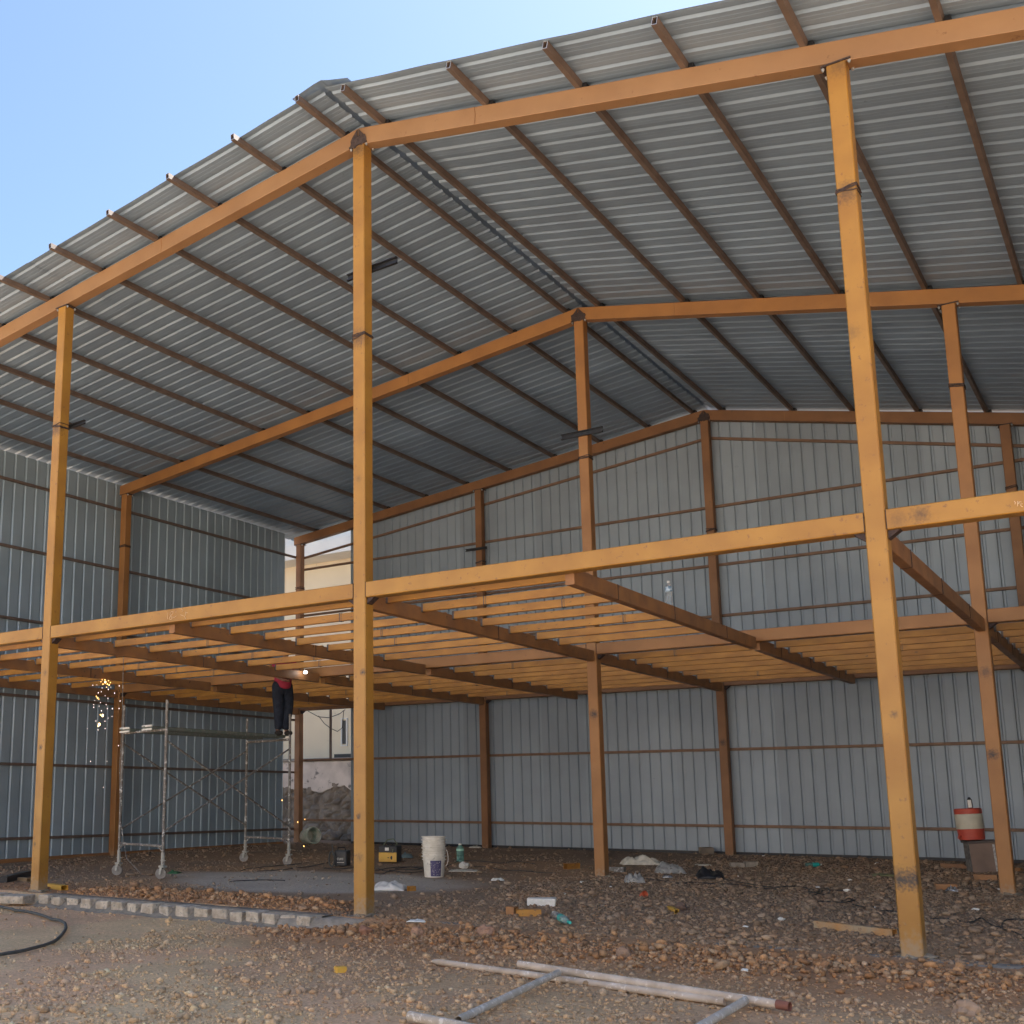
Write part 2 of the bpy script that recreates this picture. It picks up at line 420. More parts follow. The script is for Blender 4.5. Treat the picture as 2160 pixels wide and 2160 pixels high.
# inside of the shed: grey brown stone bed, thin over the compacted patch
def di(x, y):
    r = np.sqrt(((x+3.4)*.42)**2+((y-3.3)*.62)**2); n = fbm(x, y, .9, 13.0, 4)
    right = sst(-1.5, 1.5, x+(n-.5)*2)
    return np.clip((0.10+.9*right)*(0.5+0.5*(1-sst(3, 10, y)))*(.1+.9*sst(.9, 1.4, r+.4*(n-.5)))+.15*sst(.52, .66, n), 0, 1)
p = clear(pts(125000, -11.0, 10.8, -0.2, 12.5, 14, di)); rs = np.random.RandomState(8)
s_ = np.clip(np.exp(rs.normal(math.log(0.0165), 0.55, len(p))), .006, .08)
tag(scatter('stone_bed', p, s_, scols(p, 9, PAL_G, .45), 10, flat=.55), 'grey brown crushed stone covering the floor inside the shed', 'stones')

# ------------------------------------------------------------------ shared materials
# welding burns on the front columns (place, radius, strength)
burns = [((B-.04, -HS, .60), .06, .95), ((B+.07, -HS, .60), .06, .9), ((B+.02, -HS, 1.93), .022, .7), ((-.01, -HS, 1.05), .022, .9),
         ((.05, -HS, 2.64), .024, .9), ((-A, -HS, 1.95), .024, .9), ((-A-.03, -HS, .62), .02, .8), ((B-.04, -HS, 8.0), .04, .6),
         ((B+.35, -HS, 3.585), .05, .55), ((B+.18, -HS, 3.56), .05, .3), ((2*B-.02, -HS, 2.2), .03, .7), ((0, D1-HS, 2.55), .05, .85), ((B-.02, D1-HS, 1.8), .05, .85),
         ((B, D1-HS, 2.85), .05, .6), ((B+.05, D-HS, 4.6), .06, .6), ((0, D-HS, 2.35), .05, .7), ((-A, -HS, 6.62), .08, .6), ((0, -HS, 6.63), .08, .55), ((B, -HS, 6.63), .08, .55), ((0, -HS, 9.10), .09, .6), ((B+.03, -HS, 7.9), .08, .4), ((-.08, HS*0, 3.5), .05, .7), ((0, -HS, 4.9), .03, .35), ((B-.05, -HS, 5.3), .05, .3), ((-A+.02, -HS, 3.0), .03, .5), ((-.06, HS, 1.05), .03, .5), ((0.0, -HS, .61), .035, .45)]
ORANGE = (0.415, 0.212, 0.038)
M_OR = mat('ochre_paint', ORANGE, (0.335, 0.16, 0.031), 2.2, rough=.42, bump=.12, bscale=14, rvar=.1,
           speck=(.24,.115,.04), speck_thr=.64, speck_scale=15, spots=burns, splash=True)
M_OR2 = mat('ochre_paint_streaked', (0.58,0.27,0.05), (0.43,0.19,0.042), 3.0, rough=.5, bump=.12, bscale=18,
            speck=(.16,.09,.05), speck_thr=.66, speck_scale=9, stretch=(1, 3, 3))
M_BR = mat('brown_primer', (0.165,0.12,0.10), (0.125,0.09,0.075), 5, rough=.6, bump=.1, bscale=30, speck=(.12,.07,.05), speck_thr=.68)
M_OM = mat('ochre_paint_mid_shade', (0.37,0.17,0.052), (0.30,0.135,0.044), 2.2, rough=.5, bump=.12, bscale=14, speck=(.2,.10,.05), speck_thr=.68, speck_scale=14, spots=burns, splash=True)  # browner copy of the front ochre, dimness of the middle frame painted in
M_OB = mat('ochre_paint_back_shade', (0.27,0.125,0.05), (0.21,0.098,0.042), 2.2, rough=.55, bump=.12, bscale=14, speck=(.12,.07,.04), speck_thr=.68, speck_scale=14, spots=burns, splash=True)  # darker still, dimness at the back of the shed painted into the ochre
M_RF = mat('muted_ochre_paint', (0.335,0.188,0.092), (0.28,0.152,0.074), 1.7, rough=.5, bump=.12, bscale=14, speck=(.2,.10,.05), speck_thr=.67, speck_scale=9, spots=burns[:2])  # less saturated ochre for the front rafters
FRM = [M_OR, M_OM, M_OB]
M_GB = mat('worn_brown_ochre', (0.36,0.17,0.062), (0.25,0.125,0.06), 3.5, rough=.55, bump=.1, bscale=25, speck=(.12,.07,.045), speck_thr=.66, speck_scale=11)
M_WELD = mat('weld_scale', (.085,.055,.05), (.045,.035,.038), 40, rough=.7, metal=.3, bump=.6, bscale=120)
M_BLK = mat('black_steel', (.022,.024,.03), (.035,.036,.042), 20, rough=.45, metal=.4)
M_GALV = mat('bright_zinc', (.62,.64,.66), (.45,.47,.5), 30, rough=.35, metal=.6)
def sheet_mat(name, c1, c2, rough, metal, axes=('Y',)):
    m = mat(name, c1, c2, 1.1, rough=rough, metal=metal, rvar=.05, detail=3, bump=.05, bscale=3,
            speck=tuple(x*.78 for x in c2), speck_thr=.70, speck_scale=7)
    n = m.node_tree.nodes; L = m.node_tree.links; b = n['Principled BSDF']
    src = b.inputs['Base Color'].links[0].from_socket
    g = n.new('ShaderNodeNewGeometry'); sx = n.new('ShaderNodeSeparateXYZ'); L.new(g.outputs['Position'], sx.inputs[0])
    val = None
    for k, ax in enumerate(axes):
        a = n.new('ShaderNodeMath'); a.operation = 'MULTIPLY_ADD'; a.inputs[1].default_value = 1/1.02; a.inputs[2].default_value = 50.03
        L.new(sx.outputs[ax], a.inputs[0]); f = n.new('ShaderNodeMath'); f.operation = 'FLOOR'; L.new(a.outputs[0], f.inputs[0])
        wn = n.new('ShaderNodeTexWhiteNoise'); wn.noise_dimensions = '1D'; L.new(f.outputs[0], wn.inputs['W'])
        mr = n.new('ShaderNodeMapRange'); mr.inputs[3].default_value = .84; mr.inputs[4].default_value = 1.10
        L.new(wn.outputs['Value'], mr.inputs[0])
        vm = n.new('ShaderNodeVectorMath'); vm.operation = 'SCALE'; L.new(src, vm.inputs[0]); L.new(mr.outputs[0], vm.inputs['Scale']); src = vm.outputs[0]
    L.new(src, b.inputs['Base Color'])
    return m
M_ROOF = sheet_mat('zinc_roof_sheet', (.305,.405,.54), (.265,.35,.47), .46, .28)
M_WALL = sheet_mat('zinc_wall_sheet', (.315,.375,.44), (.28,.335,.395), .52, .2, ('X',))
M_WALL2 = sheet_mat('zinc_side_sheet', (.35,.44,.52), (.31,.39,.46), .5, .25)

# ------------------------------------------------------------------ shed
shed = empty('steel_shed', (0, 0, 0))
tag(shed, 'large open fronted steel shed with ochre columns and corrugated zinc sheets', 'building')
def part(mb, name, m, parent=None, **k): return mb.build(name, m, parent or shed, **k)

def fillet_ring(mb, x, y, z, s, r=.008, seed=0):
    q = random.Random(seed)
    for j in range(3):
        zz = z+(j-1)*.018; h = s/2+.004; tl = q.uniform(-.02, .02)
        P = []
        for cx, cy in ((-1,-1),(1,-1),(1,1),(-1,1),(-1,-1)):
            P.append(Vector((x+cx*h, y+cy*h, zz+tl*cx)))
        Q = []
        for a, b in zip(P[:-1], P[1:]):
            for t in range(6): Q.append(a.lerp(b, t/6)+Vector((0, 0, q.uniform(-.004, .004))))
        Q.append(P[-1]); mb.tube(Q, r*q.uniform(.7, 1.2), 6, True)

for fi, y in enumerate(FY):
    for ci, x in enumerate(COLX):
        if fi == 1 and ci == 1: continue          # clear span on the left of the middle frame
        zb = -0.25; top = zraf(x)-0.014
        mb = MB(); mb.bar((x, y, zb), (x, y, top), S, S, ch=.009, up=(0,1,0))
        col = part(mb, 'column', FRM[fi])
        zj = 6.67 if fi == 0 else 6.76
        mb = MB(); fillet_ring(mb, x, y, zj, S, seed=fi*10+ci)
        part(mb, 'weld_joint', M_WELD, col, smooth=True)
        mb = MB(); mb.box(x-.13, x+.13, y-.10, y+.10, top-.001, top+.013)
        for sx in (-.115, .115):
            for sy in (-.07, .07):
                mb.tube([(x+sx, y+sy, top-.035), (x+sx, y+sy, top+.012)], .009, 6, mi=1)
                mb.tube([(x+sx, y+sy, top-.02), (x+sx, y+sy, top-.006)], .016, 6, mi=1)
        part(mb, 'cap_plate', [M_WELD, M_GALV], col)
        # concrete smeared over the foot
        if fi < 2 and ci in (1, 2, 3):
            mb = MB()
            g0 = gh(x, y)
            mb.blob((x+.02, y, g0+.0), (.15, .135, .035), 3, .35, seed=ci+fi, freq=2.5)
            part(mb, 'grout', mat('grout%d%d' % (fi, ci), (.38,.32,.24), (.27,.22,.17), 20, rough=.9), col)

# rafters
for fi, y in enumerate(FY):
    for side in (-1, 1):
        xe = -2*A-.16 if side < 0 else 2*B+.16
        z0, z1 = ZR, zraf(xe)
        mb = MB(); mb.prism([(0 + side*.002, z0), (xe, z1), (xe, z1+RH), (0+side*.002, z0+RH)][::(1 if side > 0 else -1)], y-HS+.004, y+HS-.004)
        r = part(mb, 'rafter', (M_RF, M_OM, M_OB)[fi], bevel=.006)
        mb = MB()
        mb.blob((side*.05, y-HS, ZR+.05), (.07, .018, .07), 2, .5, seed=fi+side)
        mb.prism([(side*.01, ZR+.0), (side*.10, zraf(side*.10)+.01), (side*.09, zraf(side*.09)+.12), (side*.01, ZR+RH-.02)][::side], y-HS-.008, y-HS+.003)
        part(mb, 'ridge_gusset', M_WELD, r)
        cx0 = COLX
        # stiffener cut marks: thin welded splice half way along
        mb = MB(); xs_ = side*(A*.62 if side < 0 else B*.3)
        zz = zraf(xs_)
        mb.tube([(xs_, y-HS+.002, zz+.004), (xs_+.01, y-HS+.001, zz+RH*.5), (xs_, y-HS+.002, zz+RH-.004)], .004, 6)
        part(mb, 'splice_weld', M_GB, r)

# purlins, running front to back on top of the rafters
PXR = [.35, 1.77, 2.90, 4.04, 5.17, 6.30, 7.43, 8.56, 9.69, 10.80]
PXL = [-.25, -1.27, -2.40, -3.54, -4.71, -5.88, -7.05, -8.2, -9.35, -10.5]
PW, PH = .055, .078
roof_off = RH+PH
cle = {y: MB() for y in FY}
for i, x in enumerate(PXR+PXL):
    z = zraf(x)+RH+PH/2+.002
    sl = -SR if x > 0 else SL
    upv = Vector((-sl, 0, 1)).normalized()
    y0 = -.87 if x > 0 else -.97
    mb = MB(); mb.hbar((x, y0+rnd.uniform(-.01,.01), z), (x, D+.25, z), PW, PH, .006, up=upv, rim=1)
    part(mb, 'purlin', [M_BR, M_GALV])
    for y in FY:
        sd_ = 1
        mb = MB(); xx = x+sd_*(PW/2+.028); zz = zraf(xx)+RH
        mb.bar((xx, y-.05, zz+.034), (xx, y+.05, zz+.034), .05, .064, ch=.004, up=upv)
        part(mb, 'purlin_cleat', M_BLK)

# corrugated sheets
def profile(L, off=0.0, pitch=.265, kind='roof'):
    """(u, w) points of a ribbed sheet along u; rib stands to +w"""
    if kind == 'roof': shp = ((0,0),(.024,.024),(.058,.024),(.082,0),(.130,0),(.134,.0022),(.142,.0022),(.146,0),(.190,0),(.194,.0022),(.202,.0022),(.206,0))
    elif kind == 'left': shp = ((0,0),(.022,.021),(.044,.021),(.066,0))
    else: shp = ((0,0),(.017,.026),(.048,.026),(.063,0))
    pts_ = []; u = -pitch+off
    while u < L+pitch:
        pts_ += [(u+du, w_) for du, w_ in shp]; u += pitch
    pts_ = [q for q in pts_ if 0 <= q[0] <= L]
    return [(0, 0)]+pts_+[(L, 0)] if pts_[0][0] > 1e-6 else pts_+[(L, 0)]
def roof_sheet(x0, x1, y0, y1, dz, off=0.0):
    pr = profile(y1-y0, off); n = max(2, int(abs(x1-x0)/.28)+1); xs_ = np.linspace(x0, x1, n); V = []; F = []
    sl = -SR if (x0+x1) > 0 else SL
    for xi in xs_:
        for u, w_ in pr:
            y = y0+u; e = math.exp(-u/.35)
            wob = e*.014*mnoise.noise((xi*1.1, .3, 5.0))+.007*mnoise.noise((xi*.9, y*1.3, 2.0))+.004*mnoise.noise((xi*2.5, y*3.1, 7.0))
            V.append((xi, y, zraf(xi)+roof_off+.004+w_+dz+wob))
    m_ = len(pr)
    for i in range(n-1):
        for j in range(m_-1): F.append((i*m_+j, (i+1)*m_+j, (i+1)*m_+j+1, i*m_+j+1))
    mb = MB(); mb.add(V, F); return mb
YF, YB = -.90, D+.42
part(roof_sheet(.0, -5.45, YF+.035, YB, .006, .045), 'roof_sheet', M_ROOF)
part(roof_sheet(-5.33, -11.55, YF+.02, YB, 0, .06), 'roof_sheet', M_ROOF)
part(roof_sheet(.10, 11.35, YF, YB, 0, .088), 'roof_sheet', M_ROOF)
mb = MB()
capz = lambda x: zraf(x)+roof_off+.036
for (xa, xb) in ((-.36, -.04), (-.04, .07), (.07, .19), (.19, .46)):
    za = capz(xa) if xa < -.3 or xa > .15 else 0
zs = {-.36: capz(-.36), -.04: capz(-.04)+.025, .07: capz(.07)+.045, .19: capz(.19)+.025, .46: capz(.46)}
ks = sorted(zs); nyc = 46; ysc = np.linspace(YF-.03, YB+.02, nyc)
V = [(k, yy, zs[k]+.006*mnoise.noise((k*3, yy*1.5, 1))) for yy in ysc for k in ks]
F = [(j*5+i, j*5+i+1, (j+1)*5+i+1, (j+1)*5+i) for j in range(nyc-1) for i in range(4)]
mb.add(V, F); part(mb, 'ridge_cap', M_ROOF)

def wall_sheets(name, p0, dirv, L, outv, z0, ztop, off=0.0, m=M_WALL, nz=14, pitch=.27, kind='left'):
    pr = profile(L, off, pitch, kind); V = []; F = []; p0 = Vector(p0); dirv = Vector(dirv); outv = Vector(outv)
    for k in range(nz+1):
        for u, w_ in pr:
            q = p0+dirv*u+outv*(w_+.004*mnoise.noise((u*1.2, k*.8, 3))+.0022*mnoise.noise((u*3.3, k*2.1, 9)))
            zt = ztop(q); q.z = z0+(zt-z0)*k/nz; V.append(tuple(q))
    m_ = len(pr)
    for k in range(nz):
        for j in range(m_-1): F.append((k*m_+j, k*m_+j+1, (k+1)*m_+j+1, (k+1)*m_+j))
    mb = MB(); mb.add(V, F); return part(mb, name, m)
GW = .055   # girt size
YWB = D+HS+GW+.004
XWL = -2*A-HS-GW-.004; XWR = 2*B+HS+GW+.004
wall_sheets('back_wall_sheet', (-9.45, YWB, 0), (1,0,0), XWR-(-9.45), (0,1,0), .13, lambda q: zraf(q.x)+RH+.035, off=.1365, pitch=.2325, kind='back')
wall_sheets('left_wall_sheet', (XWL, -.1, 0), (0,1,0), 12.17, (-1,0,0), -.02, lambda q: 8.19, off=.23, m=M_WALL2)
wall_sheets('unseen_right_wall_sheet', (XWR, 0, 0), (0,1,0), D+.1, (1,0,0), -.02, lambda q: zraf(XWR)+RH+.03, off=.03)  # wall out of view, added to keep sun patches off the floor

# girts
def girt(p, q, up=(0,0,1), m=M_BR, w=GW, h=GW):
    mb = MB(); mb.bar(p, q, w, h, ch=.004, up=up); return part(mb, 'girt', m)
yg = D+HS+GW/2
M_GIRT = mat('girt_paint', (0.22,0.125,0.075), (0.17,0.095,0.06), 5, rough=.55, speck=(.13,.08,.05), speck_thr=.66)
for z in (.70, 2.22, 4.96, 6.03, 7.28):
    xl = -2*A if z < 5 else None
    # ends where the rafter line comes down on it
    xr_ = min(2*B, (ZR-z-.05)/SR) if z > 6.7 else 2*B
    x_l = -2*A if z < 7.6 else -((ZR-z)/SL)
    girt((x_l, yg, z), (xr_, yg, z), m=M_GIRT)
for x0_, x1_ in ((0, -2*A-.1), (0, 2*B)):
    girt((x0_, yg, zraf(x0_)-.36), (x1_, yg, zraf(x1_)-.36), m=M_GIRT)
xg = -2*A-HS-GW/2
for z in (.47, 1.91, 3.26, 4.79, 6.24, 7.61): girt((xg, -.1, z), (xg, D+HS, z))
xg2 = 2*B+HS+GW/2
for z in (.47, 1.91, 3.26, 4.79): girt((xg2, 0, z), (xg2, D, z))
# bottom rails
mb = MB(); mb.bar((-9.4, yg, .165), (2*B, yg, .165), .05, .06, ch=.004); part(mb, 'base_rail', M_BLK)
mb = MB(); mb.bar((xg+.03, -.5, .0), (xg+.03, 12.0, .12), .08, .1, ch=.006); part(mb, 'base_rail', M_GB)
# thin post in the open bay at the back
mb = MB(); mb.bar((-10.07, yg, 2.22), (-10.07, yg, ZB), .05, .05, ch=.003, up=(0,1,0)); part(mb, 'infill_post', M_BR)
# lifting bars tacked on the columns
def tack(x0_, x1_, y, z0_, z1_, h=.075):
    mb = MB(); a = Vector((x0_, y, z0_)); b = Vector((x1_, y, z1_))
    mb.bar(a, b, .04, h*.18, ch=.001); mb.bar(a+Vector((0,.018,h*.42)), b+Vector((0,.018,h*.42)), .006, h, ch=.001)
    mb.bar(a+Vector((0,0,h*.84)), b+Vector((0,0,h*.84)), .04, h*.16, ch=.001)
    part(mb, 'tacked_channel', M_BLK)
tack(-.31, .42, HS+.03, 7.53, 7.55, .085)
tack(-5.66, -5.12, HS+.03, 6.66, 6.68, .06)
tack(-.37, .36, D1-HS-.03, 7.12, 7.12, .09)
tack(-5.85, -5.28, D-HS-.03, 7.06, 7.06, .06)

# ------------------------------------------------------------------ mezzanine frame
mez = empty('mezzanine_frame', (0, 0, ZB))
tag(mez, 'ochre steel mezzanine frame of beams and close joists welded between the columns', 'floor frame')
def mpart(mb, name, m, parent=None, **k):
    o = mb.build(name, m, parent or mez, **k)
    if parent is None: o.location = (0, 0, -ZB)
    return o
spans = list(zip(COLX[:-1], COLX[1:]))
for fi, y in enumerate(FY):
    for xa, xb in (spans if fi != 1 else [(COLX[0], COLX[2])]+spans[2:]):
        mb = MB(); w_ = S-.006
        mb.bar((xa+HS+.006, y, ZB+HB/2), (xb-HS-.006, y, ZB+HB/2), w_, HB, ch=.008)
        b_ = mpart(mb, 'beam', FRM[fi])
        for xx, sg in ((xa+HS+.004, 1), (xb-HS-.004, -1)):
            mb = MB()
            mb.bar((xx, y, ZB+.004), (xx, y, ZB+HB-.004), .006, w_+.008, ch=.001, up=(0,1,0))
            mb.prism([(xx, ZB-.002), (xx+sg*.10, ZB-.002), (xx, ZB-.075)][::-sg], y-.05, y+.05)
            mpart(mb, 'bracket', M_WELD, b_)
GX = [-2*A+.0, -1.5*A-.02, -A, -3.16+.0, 0, 2.52, B, 1.5*B, 2*B]
GZ0, GZ1 = 3.385, 3.555
for x in GX:
    iscol = min(abs(x-c) for c in COLX) < .05
    for (ya, yb) in ((0, D1), (D1, D)):
        if x > B+.1 and x < 2*B-.1 and ya == 0: continue
        e0 = HS+.004
        mb = MB(); mb.bar((x, ya+e0, (GZ0+GZ1)/2), (x, yb-e0, (GZ0+GZ1)/2), .10, GZ1-GZ0, ch=.006)
        g_ = mpart(mb, 'girder', M_GB)
        mb = MB()
        for yy in ((1.2, 2.93, 4.9) if abs(x-B) < .1 or abs(x-2.52) < .1 else (3.1,)):
            if ya+yy < yb: 
                h = .052
                mb.tube([(x+h, ya+yy, GZ1), (x+h, ya+yy, GZ0), (x-h, ya+yy+.03, GZ0-.001), (x-h, ya+yy, GZ1)], .005, 6)
        mpart(mb, 'splice_weld', M_WELD, g_)
JYF = [.41, 1.16, 1.89, 2.62, 3.41, 4.21, 4.95]
JYB = [7.18, 7.93, 8.66, 9.42, 10.19, 10.94, 11.70]
M_JEND = mat('joist_end_scale', (.10,.085,.085), (.16,.13,.11), 30, rough=.7)
for gi in range(len(GX)-1):
    xa, xb = GX[gi]+.052, GX[gi+1]-.052
    for bay, js in ((0, JYF), (1, JYB)):
        if bay == 0 and GX[gi] > 2.4: continue
        for yj in js:
            y = yj+rnd.uniform(-.015, .015); dz_ = rnd.uniform(-.004, .004)
            mb = MB(); z = 3.49+.055+dz_
            mb.bar((xa+.03, y, z), (xb, y, z), .055, .098, ch=.005)
            mb.bar((xa-.0, y, z), (xa+.03, y, z), .058, .108, ch=.004, mi=1)
            if rnd.random() < .35:
                xm = xa+(xb-xa)*rnd.uniform(.3, .7)
                mb.bar((xm, y, z), (xm+.012, y, z), .061, .111, ch=.004, mi=1)
                mb.bar((xm+.03, y, z), (xm+.036, y, z), .060, .110, ch=.004, mi=1)
            mpart(mb, 'joist', [M_OR2, M_JEND])
# edge joists close to the mid line
# chalk figures on the front beams
M_CHALK = mat('chalk', (.80,.62,.42), (.72,.52,.30), 60, rough=.9)
def stroke(mb, pl, ox, oy, sc, r=.0028):
    mb.tube([on_y(ox+x*sc, oy+y_*sc, -HS-.0005) for x, y_ in pl], r, 5)
mb = MB()
for pl in ([(462,430),(450,690)], [(600,385),(670,385),(680,430),(640,500),(575,560),(510,690),(560,705),(620,690),(640,640),(575,560),(560,480),(600,385)],
           [(665,590),(705,640),(820,555)], [(800,380),(800,440)], [(900,240),(1000,265),(1085,330),(1050,390)], [(985,515),(1110,570)], [(1190,390),(1195,520),(1155,590),(1185,690)], [(1200,430),(1270,430)]):
    stroke(mb, pl, 330, 1270, .05176)
mpart(mb, 'chalk_marks', M_CHALK)
mb = MB()
for pl in ([(1530,1100),(1590,1170),(1560,1230)], [(1680,1100),(1670,1310)], [(1830,1140),(1760,1130),(1690,1200),(1790,1220),(1880,1210)], [(1790,1260),(1830,1320),(1890,1325)]):
    stroke(mb, pl, 2060, 1000, .05176)
mpart(mb, 'chalk_marks', M_CHALK)

# ------------------------------------------------------------------ sill and kerb of concrete blocks
M_CONC = mat('cement', (.36,.315,.26), (.24,.21,.175), 9, rough=.92, bump=.6, bscale=40)
M_BLOCK = mat('pale_block', (.60,.52,.42), (.36,.30,.235), 14, rough=.95, bump=.5, bscale=70, speck=(.22,.23,.22), speck_thr=.6, speck_scale=22)
def rough_box(mb, x0, x1, y0, y1, z0, z1, j=.006, seed=0, mi=0, nx=3, rot=0):
    q = random.Random(seed); import itertools
    cx, cy = (x0+x1)/2, (y0+y1)/2
    def R_(x, y, z):
        dx, dy = x-cx, y-cy; return (cx+dx*math.cos(rot)-dy*math.sin(rot), cy+dx*math.sin(rot)+dy*math.cos(rot), z)
    mb.add([R_(x+q.uniform(-j,j), y+q.uniform(-j,j), z+q.uniform(-j,j)) for (x, y, z) in
            ((x0,y0,z0),(x1,y0,z0),(x1,y1,z0),(x0,y1,z0),(x0,y0,z1),(x1,y0,z1),(x1,y1,z1),(x0,y1,z1))],
           [(0,3,2,1),(4,5,6,7),(0,1,5,4),(1,2,6,5),(2,3,7,6),(3,0,4,7)], mi)
sill = empty('concrete_sill', (0, -.05, 0)); tag(sill, 'thin grey concrete strip between the ridge column and the right column', 'sill')
mb = MB(); n = 60
V = []; F = []
for i in range(n+1):
    x = -.75+i*(12.2/n)
    w0 = -.26-.06*mnoise.noise((x*1.2, 0, 0))-.34*max(0, min(1, (.25-x)/.5)); zt = -.008+.014*mnoise.noise((x*2, 1, 0))
    zt -= .03*max(0, mnoise.noise((x*.8, 9, 0))+.1)*2; V += [(x, w0-.02, -.17), (x, w0+.04, zt-.05), (x, w0+.08, zt-.012), (x, -.03+.05*mnoise.noise((x*1.5,3,0)), zt), (x, .12, -.12)]
for i in range(n):
    for j in range(4): F.append((i*5+j, (i+1)*5+j, (i+1)*5+j+1, i*5+j+1))
mb.add(V, F); o = mb.build('strip', M_CONC, sill, smooth='all'); o.location = (0, .05, 0)
kerb = empty('block_kerb', (-2.6, -.42, -.1)); tag(kerb, 'low kerb of pale paving blocks set in grey mortar beside the left front column', 'kerb')
bx = -4.84; i = 0
bl = []
while bx < -.42:
    wd = .185+rnd.uniform(-.012, .012)+(.03 if i in (7, 9, 10, 11) else 0)
    mb = MB(); rough_box(mb, bx, bx+wd, -.53+rnd.uniform(-.018,.012), -.33, -.115+rnd.uniform(-.012,.012), .0+rnd.uniform(-.012,.006), .010, i, rot=rnd.uniform(-.07,.07))
    o = mb.build('block', M_BLOCK, kerb, bevel=.012); o.location = -Vector(kerb.location)
    bx += wd+.095+rnd.uniform(-.015, .015)-(.03 if i > 8 else 0); i += 1
mb = MB(); V = []; F = []; n = 90
for i in range(n+1):
    x = -4.9+i*(4.65/n); nz_ = mnoise.noise((x*3, 0, 2))
    V += [(x, -.74-.07*nz_, -.165), (x, -.64, -.138+.014*nz_), (x, -.55, -.118+.016*mnoise.noise((x*7, 1, 2))), (x, -.462, -.05+.015*nz_), (x, -.42, .004+.008*mnoise.noise((x*6, 5, 2))), (x, -.2, .004), (x, -.16, -.1)]
for i in range(n):
    for j in range(6): F.append((i*7+j, (i+1)*7+j, (i+1)*7+j+1, i*7+j+1))
mb.add(V, F); o = mb.build('mortar', mat('wet_mortar', (.31,.265,.21), (.20,.17,.135), 14, rough=.85, bump=.7, bscale=45), kerb, smooth='all'); o.location = -Vector(kerb.location)
for k, (x0_, x1_, y0_, y1_, r_, lb) in enumerate(((-5.32, -4.95, -.80, -.5, .35, 'pale grey paving block lying loose in front of the left column, turned at an angle'),
                                       (-5.85, -5.45, -.72, -.48, .1, 'pale grey paving block half out of the picture at the left edge'))):
    mb = MB(); cx, cy = (x0_+x1_)/2, (y0_+y1_)/2
    rough_box(mb, -(x1_-x0_)/2, (x1_-x0_)/2, -(y1_-y0_)/2, (y1_-y0_)/2, 0, .105, .006, k+50)
    tag(mb.build('paving_block', M_BLOCK, loc=(cx, cy, -.11), rot=(0, 0, r_), bevel=.012), lb, 'paving block')

# ------------------------------------------------------------------ what stands behind the open bay
M_CREAM = mat('cream_plaster', (.80,.70,.53), (.74,.64,.48), .8, rough=.9, bump=.15, bscale=20, speck=(.45,.38,.29), speck_thr=.68, speck_scale=1.4)
M_FASC = mat('white_fascia', (.80,.79,.75), (.72,.71,.68), 1.0, rough=.8)
M_DARK = mat('dark_opening', (.02,.02,.022), (.03,.03,.03), 5, rough=.5)
YN = 17.3
house = empty('plastered_building', (-14, YN, 0)); tag(house, 'cream plastered building with a white projecting slab behind the open bay', 'building')
def hpart(mb, name, m, parent=None, **k):
    o = mb.build(name, m, parent or house, **k)
    if parent is None: o.location = -Vector(house.location)
    return o
mb = MB(); mb.box(-34, -2, YN, YN+9, -.3, 8.66); hpart(mb, 'wall', M_CREAM)
mb = MB(); mb.box(-35, -1.2, YN-.9, YN+9, 8.66, 9.12); hpart(mb, 'slab', M_FASC)
mb = MB(); mb.box(-34.5, -1.6, YN-.45, YN+9, 9.12, 9.22); hpart(mb, 'slab_edge', mat('brown_edge', (.35,.22,.16), None, 3))
mb = MB(); mb.box(-34, -2, YN-.1, YN+9, 9.22, 17.5); hpart(mb, 'upper_wall', M_FASC)  # extra height added to block sun from the open back bay
a = on_y(723, 1520, YN); b = on_y(731.5, 1569, YN)
mb = MB(); mb.box(a.x, b.x, YN-.02, YN+.05, b.z, a.z); wn = hpart(mb, 'window', M_DARK)
mb = MB()
for (x0_, x1_, z0_, z1_) in ((a.x-.04, a.x-.002, b.z-.04, a.z+.04), (b.x+.002, b.x+.04, b.z-.04, a.z+.04), (a.x-.04, b.x+.04, a.z+.041, a.z+.07), (a.x-.04, b.x+.04, b.z-.07, b.z-.041)):
    mb.box(x0_, x1_, YN-.05, YN-.003, z0_, z1_)
mb.build('window_frame', M_FASC, wn)
a = on_y(706, 1591, YN); b = on_y(736, 1602, YN)
mb = MB(); mb.box(a.x, b.x+.5, YN-.03, YN+.05, b.z-.5, a.z); hpart(mb, 'window', M_DARK)
for k, pl in enumerate(([(650,1500),(672,1512),(694,1514),(716,1506),(728,1497)], [(672,1510),(684,1526),(697,1536),(712,1543),(722,1535),(725,1498)])):
    mb = MB(); mb.tube([on_y(px, py, YN-.25) for px, py in pl], .012, 5); hpart(mb, 'wall_cable', M_BLK)
M_RUB = mat('rubble_masonry', (.27,.225,.18), (.14,.115,.095), 3.0, rough=.95, bump=.8, bscale=9, speck=(.24,.21,.18), speck_thr=.62, speck_scale=6)
M_PLAS = mat('stained_whitewash', (.70,.62,.56), (.48,.42,.38), 1.8, rough=.9, bump=.3, bscale=18, speck=(.20,.18,.17), speck_thr=.6, speck_scale=3)
ret = empty('retaining_wall', (-13, 14.4, .1)); tag(ret, 'rough stone retaining wall with a whitewashed top behind the open bay', 'wall')
mb = MB(); YR = 14.45
n1_, n2_ = 420, 34; V = []; F = []
for j in range(n2_+1):
    for i in range(n1_+1):
        x = -30+i*(24/n1_)*1.0; z = -.2+j*(1.86/n2_)
        q = mnoise.voronoi((x*3.1+.5*mnoise.noise((x*2, z*2, 7)), z*3.8, 4.0))[0]; dd = q[1]-q[0]
        V.append((x, YR-.02-.065*min(1, dd*3.2)-.03*mnoise.noise((x*4, z*4, 0))-.0, z))
